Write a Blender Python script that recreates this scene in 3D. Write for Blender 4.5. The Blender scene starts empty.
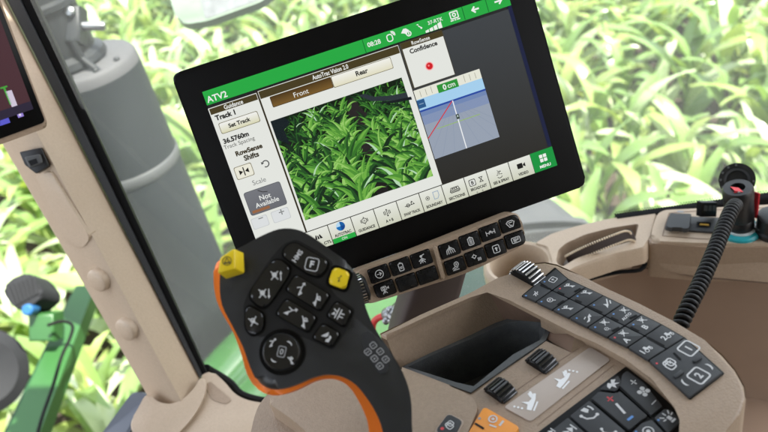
import bpy, bmesh, math, random
from math import sin, cos, radians, pi, atan2, sqrt
from mathutils import Vector, Matrix

random.seed(11)
S = bpy.context.scene
COL = S.collection
EXPO = 2.15

# ------------------------------------------------------------------ camera
EYE = Vector((0, 0, 2.6))
FPX = 768.0
_p, _r = radians(35), radians(14)
CF = Vector((0, cos(_p), -sin(_p)))
_r0, _u0 = Vector((1, 0, 0)), Vector((0, sin(_p), cos(_p)))
CR = cos(_r) * _r0 - sin(_r) * _u0
CU = sin(_r) * _r0 + cos(_r) * _u0
UP = Vector((0, 0, 1))
AZ = radians(-31)                       # direction in which the tractor points
FWD = Vector((sin(AZ), cos(AZ), 0))
RGT = Vector((cos(AZ), -sin(AZ), 0))


def ray(x, y):
    return CR * ((x - 384) / FPX) - CU * ((y - 216) / FPX) + CF


def pz(x, y, z):                        # point at height z (relative to the eye)
    q = ray(x, y)
    return EYE + q * (z / q.z)


def pd(x, y, d):                        # point at depth d
    return EYE + ray(x, y) * d


class Plane:
    def __init__(s, o, u, n):
        s.o = o.copy()
        s.n = n.normalized()
        s.u = (u - s.n * u.dot(s.n)).normalized()
        s.v = s.n.cross(s.u)

    def at(s, x, y, h=0.0):
        q = ray(x, y)
        t = (s.o - EYE + s.n * h).dot(s.n) / q.dot(s.n)
        return EYE + q * t

    def loc(s, x, y):
        d = s.at(x, y) - s.o
        return d.dot(s.u), d.dot(s.v)

    def w(s, a, b, h=0.0):
        return s.o + s.u * a + s.v * b + s.n * h

    def up(s, h):
        return Plane(s.o + s.n * h, s.u, s.n)


# ------------------------------------------------------------------ materials
def lin(c):
    c = c / 255.0
    return c / 12.92 if c <= 0.04045 else ((c + 0.055) / 1.055) ** 2.4


def rgb(r, g, b):
    return (lin(r), lin(g), lin(b), 1)


def mat(name, col, rough=0.5, metal=0.0, spec=0.5, noise=None, bump=None, coat=0.0, dirt=None):
    m = bpy.data.materials.new(name)
    m.use_nodes = True
    nt = m.node_tree
    b = nt.nodes['Principled BSDF']
    c = col if len(col) == 4 else (*col, 1)
    b.inputs['Base Color'].default_value = c
    b.inputs['Roughness'].default_value = rough
    b.inputs['Metallic'].default_value = metal
    b.inputs['Specular IOR Level'].default_value = spec
    b.inputs['Coat Weight'].default_value = coat
    tc = nt.nodes.new('ShaderNodeTexCoord')
    if noise:
        sc, amt = noise
        n = nt.nodes.new('ShaderNodeTexNoise')
        n.inputs['Scale'].default_value = sc
        n.inputs['Detail'].default_value = 6
        n.inputs['Roughness'].default_value = 0.65
        nt.links.new(tc.outputs['Object'], n.inputs['Vector'])
        mx = nt.nodes.new('ShaderNodeMix')
        mx.data_type = 'RGBA'
        mx.inputs[6].default_value = tuple(v * (1 - amt) for v in c[:3]) + (1,)
        mx.inputs[7].default_value = tuple(min(1, v * (1 + amt)) for v in c[:3]) + (1,)
        nt.links.new(n.outputs['Fac'], mx.inputs[0])
        out = mx.outputs[2]
        if dirt:
            n2 = nt.nodes.new('ShaderNodeTexNoise')
            n2.inputs['Scale'].default_value = dirt[0]
            n2.inputs['Detail'].default_value = 8
            n2.inputs['Roughness'].default_value = 0.75
            nt.links.new(tc.outputs['Object'], n2.inputs['Vector'])
            rp = nt.nodes.new('ShaderNodeMapRange')
            rp.inputs[1].default_value = 0.5
            rp.inputs[2].default_value = 0.72
            rp.inputs[4].default_value = dirt[1]
            nt.links.new(n2.outputs['Fac'], rp.inputs[0])
            m2 = nt.nodes.new('ShaderNodeMix')
            m2.data_type = 'RGBA'
            m2.inputs[7].default_value = (*dirt[2], 1)
            nt.links.new(out, m2.inputs[6])
            nt.links.new(rp.outputs[0], m2.inputs[0])
            out = m2.outputs[2]
        nt.links.new(out, b.inputs['Base Color'])
        rr = nt.nodes.new('ShaderNodeMapRange')
        rr.inputs[3].default_value = max(0.05, rough - 0.08)
        rr.inputs[4].default_value = min(1, rough + 0.1)
        nt.links.new(n.outputs['Fac'], rr.inputs[0])
        nt.links.new(rr.outputs[0], b.inputs['Roughness'])
    if bump:
        sc, st = bump
        n = nt.nodes.new('ShaderNodeTexNoise')
        n.inputs['Scale'].default_value = sc
        n.inputs['Detail'].default_value = 3
        nt.links.new(tc.outputs['Object'], n.inputs['Vector'])
        bp = nt.nodes.new('ShaderNodeBump')
        bp.inputs['Strength'].default_value = st
        bp.inputs['Distance'].default_value = 0.0006
        nt.links.new(n.outputs['Fac'], bp.inputs['Height'])
        nt.links.new(bp.outputs['Normal'], b.inputs['Normal'])
    return m


_em = {}


def emit(r, g, b, k=1.0):               # a lit part of a screen, by the colour it shows
    key = (r, g, b, k)
    if key not in _em:
        m = bpy.data.materials.new('screen_light')
        m.use_nodes = True
        bs = m.node_tree.nodes['Principled BSDF']
        bs.inputs['Base Color'].default_value = (0.004, 0.004, 0.004, 1)
        bs.inputs['Roughness'].default_value = 0.3
        bs.inputs['Specular IOR Level'].default_value = 0.25
        bs.inputs['Emission Color'].default_value = rgb(r, g, b)
        bs.inputs['Emission Strength'].default_value = k / 2 ** EXPO
        _em[key] = m
    return _em[key]


def grad(c0, c1, axis, lo, hi, rough=0.3):
    """screen gradient between two colours along a world axis: a lit button face, or a painted reflection"""
    m = bpy.data.materials.new('screen_gradient')
    m.use_nodes = True
    nt = m.node_tree
    bs = nt.nodes['Principled BSDF']
    bs.inputs['Base Color'].default_value = (0.004, 0.004, 0.004, 1)
    bs.inputs['Roughness'].default_value = rough
    bs.inputs['Specular IOR Level'].default_value = 0.25
    tc = nt.nodes.new('ShaderNodeTexCoord')
    dp = nt.nodes.new('ShaderNodeVectorMath')
    dp.operation = 'DOT_PRODUCT'
    dp.inputs[1].default_value = axis
    nt.links.new(tc.outputs['Object'], dp.inputs[0])
    mr = nt.nodes.new('ShaderNodeMapRange')
    mr.inputs[1].default_value = lo
    mr.inputs[2].default_value = hi
    nt.links.new(dp.outputs['Value'], mr.inputs[0])
    mx = nt.nodes.new('ShaderNodeMix')
    mx.data_type = 'RGBA'
    mx.inputs[6].default_value = rgb(*c0)
    mx.inputs[7].default_value = rgb(*c1)
    nt.links.new(mr.outputs[0], mx.inputs[0])
    nt.links.new(mx.outputs[2], bs.inputs['Emission Color'])
    bs.inputs['Emission Strength'].default_value = 1 / 2 ** EXPO
    return m


TAN = mat('tan_plastic', (0.335, 0.243, 0.166), 0.36, noise=(330, 0.2), bump=(700, 0.8), dirt=(14, 0.4, (0.27, 0.185, 0.122)))
TAN_L = mat('pale_tan_plastic', (0.49, 0.38, 0.272), 0.36, noise=(330, 0.14), bump=(700, 0.6), dirt=(11, 0.3, (0.44, 0.32, 0.21)))
TAN_D = mat('shaded_tan_plastic', (0.20, 0.125, 0.085), 0.55, noise=(50, 0.07), bump=(2200, 0.35))  # darker tan that stands for shade in recesses, also for groove lines
RECESS = mat('shaded_recess', (0.30, 0.208, 0.146), 0.6, noise=(20, 0.1), bump=(1800, 0.3))  # tan darkened a little, the shade of the recess in its colour
PLATE = mat('label_foil', (0.47, 0.395, 0.335), 0.4, noise=(300, 0.04))
BLACK = mat('black_plastic', (0.007, 0.007, 0.0073), 0.36, noise=(120, 0.2), bump=(3000, 0.15))
BLACKG = mat('gloss_black', (0.0025, 0.0025, 0.0025), 0.35, spec=0.2)
BEZEL = mat('monitor_black', (0.0036, 0.0033, 0.003), 0.45, spec=0.12, noise=(40, 0.15))
RUBBER = mat('black_rubber', (0.004, 0.004, 0.0042), 0.7, spec=0.2)
SEALG = mat('grey_seal', (0.032, 0.034, 0.036), 0.55)
JOY = mat('charcoal_soft_plastic', (0.0125, 0.0135, 0.0145), 0.3, spec=.8, noise=(90, 0.12), bump=(3200, 0.3))
JKEY = mat('charcoal_button', (0.0085, 0.0088, 0.0092), 0.2, spec=0.9, noise=(150, 0.1))
GKEY = mat('grey_keypad_rubber', (0.026, 0.0275, 0.0295), 0.5, noise=(110, 0.12), bump=(2600, 0.2), dirt=(40, 0.2, (0.06, 0.06, 0.056)))
BKEY = mat('black_button', (0.0055, 0.0055, 0.0058), 0.26, spec=0.5, noise=(90, 0.4), dirt=(130, 0.3, (0.035, 0.034, 0.031)))
WHITE = mat('white_print', (0.58, 0.58, 0.57), 0.55)
BRIGHTW = mat('bright_print', (0.85, 0.85, 0.84), 0.5)
GREYP = mat('grey_print', (0.30, 0.30, 0.30), 0.55)
RED = mat('red_print', (0.62, 0.05, 0.06), 0.5)
BLUE = mat('blue_print', (0.10, 0.25, 0.55), 0.5)
ORANGE = mat('orange_plastic', (0.95, 0.205, 0.014), 0.42, noise=(60, 0.05))
ORB = mat('orange_button', (0.82, 0.30, 0.035), 0.4, noise=(60, 0.05))
YELLOW = mat('yellow_plastic', (0.80, 0.58, 0.012), 0.4, noise=(60, 0.05))
DARKY = mat('dark_print', (0.06, 0.05, 0.02), 0.6)
LINER = mat('bin_liner', (0.08, 0.084, 0.084), 0.5, noise=(110, 0.5), bump=(900, 0.5), dirt=(35, 0.4, (0.15, 0.152, 0.148)))
LINERG = mat('bin_lip', (0.075, 0.078, 0.078), 0.6, noise=(45, 0.35), dirt=(30, 0.5, (0.2, 0.2, 0.19)))
CHROME = mat('chrome_ribs', (0.6, 0.6, 0.6), 0.22, metal=1.0)
ARMB = mat('arm_brown', (0.06, 0.045, 0.045), 0.5, noise=(60, 0.1))
TEAL = mat('teal_ring', (0.02, 0.32, 0.36), 0.35)
STRAP = mat('strap_leather', (0.05, 0.035, 0.03), 0.7, noise=(300, 0.3))
STITCH = mat('strap_edge', (0.75, 0.62, 0.45), 0.7)
EXH = mat('exhaust_grey', (0.010, 0.0135, 0.0155), 0.6, metal=0.0, spec=.3, noise=(14, 0.12), dirt=(9, 0.5, (0.018, 0.022, 0.024)))
EXHT = mat('exhaust_top', (0.06, 0.06, 0.063), 0.7, noise=(10, 0.1))  # paler grey for the top face of the muffler
EXHD = mat('exhaust_dark', (0.009, 0.011, 0.0125), 0.5, metal=0.0, noise=(20, 0.2))
METAL = mat('bright_metal', (0.3, 0.31, 0.32), 0.35, metal=1.0)
BAND = mat('exhaust_band', (0.06, 0.063, 0.064), 0.55, metal=0.0)
TYRE = mat('dusty_tyre', (0.034, 0.037, 0.041), 0.8, noise=(12, 0.12), dirt=(6, 0.4, (0.055, 0.056, 0.058)))
TYRED = mat('tyre_groove', (0.005, 0.005, 0.0055), 0.9)
GREEN = mat('tractor_green', (0.028, 0.098, 0.026), 0.35, noise=(8, 0.1))
GREEND = mat('tractor_green_shaded', (0.01, 0.05, 0.014), 0.4)
LIGHTC = mat('lamp_grey', (0.02, 0.021, 0.023), 0.4, noise=(40, 0.2))
PADC = mat('grey_pad', (0.10, 0.11, 0.13), 0.6, noise=(50, 0.15))
ROOFM = mat('headliner', (0.45, 0.42, 0.38), 0.9, noise=(30, 0.05))
MIRG = mat('mirror_glass', (0.13, 0.14, 0.145), 0.4, noise=(60, .5))
MIRE = mat('mirror_green_edge', (0.15, 0.20, 0.15), 0.4, noise=(30, .2))


# ------------------------------------------------------------------ mesh builder
class MB:
    def __init__(s):
        s.v = []
        s.f = []
        s.m = []
        s.mats = []

    def mi(s, m):
        if m not in s.mats:
            s.mats.append(m)
        return s.mats.index(m)

    def face(s, pts, m):
        i0 = len(s.v)
        s.v += [Vector(p) for p in pts]
        s.f.append(tuple(range(i0, i0 + len(pts))))
        s.m.append(s.mi(m))

    def grid(s, rows, m, closed=False, cap=False):
        """rows of points, joined into quads"""
        i0 = len(s.v)
        n = len(rows[0])
        k = s.mi(m)
        for r in rows:
            s.v += [Vector(p) for p in r]
        for i in range(len(rows) - 1):
            for j in range(n if closed else n - 1):
                j2 = (j + 1) % n
                s.f.append((i0 + i * n + j, i0 + i * n + j2, i0 + (i + 1) * n + j2, i0 + (i + 1) * n + j))
                s.m.append(k)
        if cap:
            s.f.append(tuple(i0 + j for j in range(n))[::-1])
            s.m.append(k)
            s.f.append(tuple(i0 + (len(rows) - 1) * n + j for j in range(n)))
            s.m.append(k)

    def bm(s, b, m):
        i0 = len(s.v)
        k = s.mi(m)
        b.verts.index_update()
        s.v += [v.co.copy() for v in b.verts]
        for f in b.faces:
            s.f.append(tuple(i0 + v.index for v in f.verts))
            s.m.append(k)
        b.free()

    def prism(s, pts, n, h, m, bevel=0.0, seg=3, down=None):
        """outline pts extruded by h against n, edge of the top rounded"""
        n = n.normalized()
        down = -n if down is None else down
        nn = Vector((0, 0, 0))
        for i in range(len(pts)):
            nn += pts[i].cross(pts[(i + 1) % len(pts)])
        if nn.dot(n) < 0:
            pts = pts[::-1]
        b = bmesh.new()
        vs = [b.verts.new(p) for p in pts]
        lo = [b.verts.new(p + down * h) for p in pts]
        top = b.faces.new(vs)
        k = len(vs)
        for i in range(k):
            b.faces.new((vs[i], lo[i], lo[(i + 1) % k], vs[(i + 1) % k]))
        b.faces.new(lo[::-1])
        if bevel > 0:
            try:
                bmesh.ops.bevel(b, geom=list(top.edges), offset=bevel, segments=seg, profile=0.5, affect='EDGES', clamp_overlap=True)
            except Exception:
                pass
        s.bm(b, m)

    def tube(s, path, r, m, n=10, cap=True):
        rows = []
        k = len(path)
        prev = None
        for i, p in enumerate(path):
            t = (path[min(i + 1, k - 1)] - path[max(i - 1, 0)]).normalized()
            if prev is None:
                a = t.orthogonal().normalized()
            else:
                a = (prev - t * prev.dot(t)).normalized()
            prev = a
            b = t.cross(a)
            rr = r[i] if isinstance(r, (list, tuple)) else r
            rows.append([p + (a * cos(2 * pi * j / n) + b * sin(2 * pi * j / n)) * rr for j in range(n)])
        s.grid(rows, m, True, cap)

    def lathe(s, o, ax, prof, m, n=32, cap=True):
        """prof = [(radius, height)] about axis ax at o"""
        ax = ax.normalized()
        a = ax.orthogonal().normalized()
        b = ax.cross(a)
        rows = [[o + ax * h + (a * cos(2 * pi * j / n) + b * sin(2 * pi * j / n)) * r for j in range(n)] for r, h in prof]
        s.grid(rows, m, True, cap)

    def box(s, o, ux, uy, uz, m, bevel=0.0):
        pts = [o - ux - uy + uz, o + ux - uy + uz, o + ux + uy + uz, o - ux + uy + uz]
        s.prism(pts, uz, 2 * uz.length, m, bevel)

    def build(s, name, parent=None, ang=38, kind=None):
        me = bpy.data.meshes.new(name)
        o = bpy.data.objects.new(name, me)
        off = Vector((0, 0, 0))
        if parent is not None:
            o.parent = parent
            q = parent
            while q.parent is not None:
                q = q.parent
            off = q.location.copy()
        else:
            lo = Vector([min(v[i] for v in s.v) for i in range(3)])
            hi = Vector([max(v[i] for v in s.v) for i in range(3)])
            off = Vector(((lo.x + hi.x) / 2, (lo.y + hi.y) / 2, lo.z))
            o.location = off
        me.from_pydata([tuple(v - off) for v in s.v], [], s.f)
        for m in s.mats:
            me.materials.append(m)
        me.polygons.foreach_set('material_index', s.m)
        me.polygons.foreach_set('use_smooth', [True] * len(s.f))
        me.update()
        me.set_sharp_from_angle(angle=radians(ang))
        COL.objects.link(o)
        if kind:
            o['kind'] = kind
        return o


def thing(name, label, cat, loc, group=None):
    o = bpy.data.objects.new(name, None)
    o.empty_display_size = 0.05
    o.location = loc
    COL.objects.link(o)
    tag(o, label, cat, group)
    return o


def tag(o, label, cat, group=None):
    o['label'] = label
    o['category'] = cat
    if group:
        o['group'] = group
    return o


def rnd(pts, r, seg=4):
    """round the corners of a polygon"""
    out = []
    n = len(pts)
    for i in range(n):
        p, a, b = pts[i], pts[i - 1], pts[(i + 1) % n]
        rr = r[i] if isinstance(r, (list, tuple)) else r
        da, db = (a - p), (b - p)
        k = min(rr, da.length * 0.48, db.length * 0.48)
        if k < 1e-6:
            out.append(p.copy())
            continue
        A = p + da.normalized() * k
        B = p + db.normalized() * k
        for j in range(seg + 1):
            t = j / seg
            out.append(A * (1 - t) ** 2 + p * 2 * t * (1 - t) + B * t * t)
    return out


def spline(pts, seg=4, closed=True):
    out = []
    n = len(pts)
    rng = range(n) if closed else range(n - 1)
    for i in rng:
        if closed:
            a, b, c, d = pts[i - 1], pts[i], pts[(i + 1) % n], pts[(i + 2) % n]
        else:
            a, b, c, d = pts[max(i - 1, 0)], pts[i], pts[i + 1], pts[min(i + 2, n - 1)]
        for j in range(seg):
            t = j / seg
            out.append(0.5 * (2 * b + (c - a) * t + (2 * a - 5 * b + 4 * c - d) * t * t + (3 * b - a - 3 * c + d) * t ** 3))
    if not closed:
        out.append(pts[-1].copy())
    return out


# ------------------------------------------------------------------ flat drawing: strokes, glyphs, words
_txt = {}


def words(t, bold=0.0):
    key = (t, bold)
    if key not in _txt:
        cu = bpy.data.curves.new('words', 'FONT')
        cu.body = t
        cu.size = 1.0
        cu.offset = bold
        cu.align_x = 'CENTER'
        cu.align_y = 'CENTER'
        cu.resolution_u = 3
        ob = bpy.data.objects.new('words', cu)
        COL.objects.link(ob)
        dg = bpy.context.evaluated_depsgraph_get()
        me = ob.evaluated_get(dg).to_mesh()
        vs = [(v.co.x, v.co.y) for v in me.vertices]
        fs = [tuple(f.vertices) for f in me.polygons]
        ob.evaluated_get(dg).to_mesh_clear()
        bpy.data.objects.remove(ob)
        bpy.data.curves.remove(cu)
        xs = [v[0] for v in vs]
        ys = [v[1] for v in vs]
        cx, cy = (min(xs) + max(xs)) / 2, (min(ys) + max(ys)) / 2
        vs = [(x - cx, y - cy) for x, y in vs]
        _txt[key] = (vs, fs, max(xs) - min(xs), max(ys) - min(ys))
    return _txt[key]


_lift = [0]


def lift():
    _lift[0] = (_lift[0] + 1) % 12
    return _lift[0] * 1.2e-5


def write(mb, P, m, t, x, y, w=None, hgt=None, rot=0.0, h=0.0, bold=0.0, local=False):
    """word t centred on pixel x, y of plane P, w wide (metres) or hgt tall"""
    vs, fs, tw, th = words(t, bold)
    k = (w / tw) if w else hgt / th
    a, b = (x, y) if local else P.loc(x, y)
    ky = k if not (w and hgt) else hgt / th
    c, sn = cos(rot), sin(rot)
    h += lift()
    i0 = len(mb.v)
    mb.v += [P.w(a + vx * k * c - vy * ky * sn, b + vx * k * sn + vy * ky * c, h) for vx, vy in vs]
    mi = mb.mi(m)
    for f in fs:
        mb.f.append(tuple(i0 + i for i in f))
        mb.m.append(mi)


def ribbon(mb, P, m, pts, wd, h, closed=False):
    """mitred band along 2-D points in plane P"""
    n = len(pts)
    L, R = [], []
    for i in range(n):
        if closed:
            a, b = pts[i - 1], pts[(i + 1) % n]
        else:
            a, b = pts[max(i - 1, 0)], pts[min(i + 1, n - 1)]
        p = pts[i]
        d1 = Vector((p[0] - a[0], p[1] - a[1]))
        d2 = Vector((b[0] - p[0], b[1] - p[1]))
        if d1.length < 1e-9:
            d1 = d2
        if d2.length < 1e-9:
            d2 = d1
        t = (d1.normalized() + d2.normalized())
        t = t.normalized() if t.length > 1e-6 else d1.normalized()
        nn = Vector((-t.y, t.x))
        c = max(0.45, abs(nn.dot(Vector((-d1.y, d1.x)).normalized())))
        ww = wd[i] if isinstance(wd, (list, tuple)) else wd
        k = ww / 2 / c
        L.append(P.w(p[0] + nn.x * k, p[1] + nn.y * k, h))
        R.append(P.w(p[0] - nn.x * k, p[1] - nn.y * k, h))
    if closed:
        L.append(L[0])
        R.append(R[0])
    mb.grid([R, L], m)


def circ(cx, cy, r, n=16, a0=0, a1=2 * pi):
    full = abs(a1 - a0 - 2 * pi) < 1e-6
    k = n if full else n + 1
    return [(cx + r * cos(a0 + (a1 - a0) * i / n), cy + r * sin(a0 + (a1 - a0) * i / n)) for i in range(k)]


def rr(x0, y0, x1, y1, r=0.2):
    o = []
    for cx, cy, a in ((x1 - r, y1 - r, 0), (x0 + r, y1 - r, pi / 2), (x0 + r, y0 + r, pi), (x1 - r, y0 + r, 1.5 * pi)):
        o += circ(cx, cy, r, 4, a, a + pi / 2)
    return o


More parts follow.
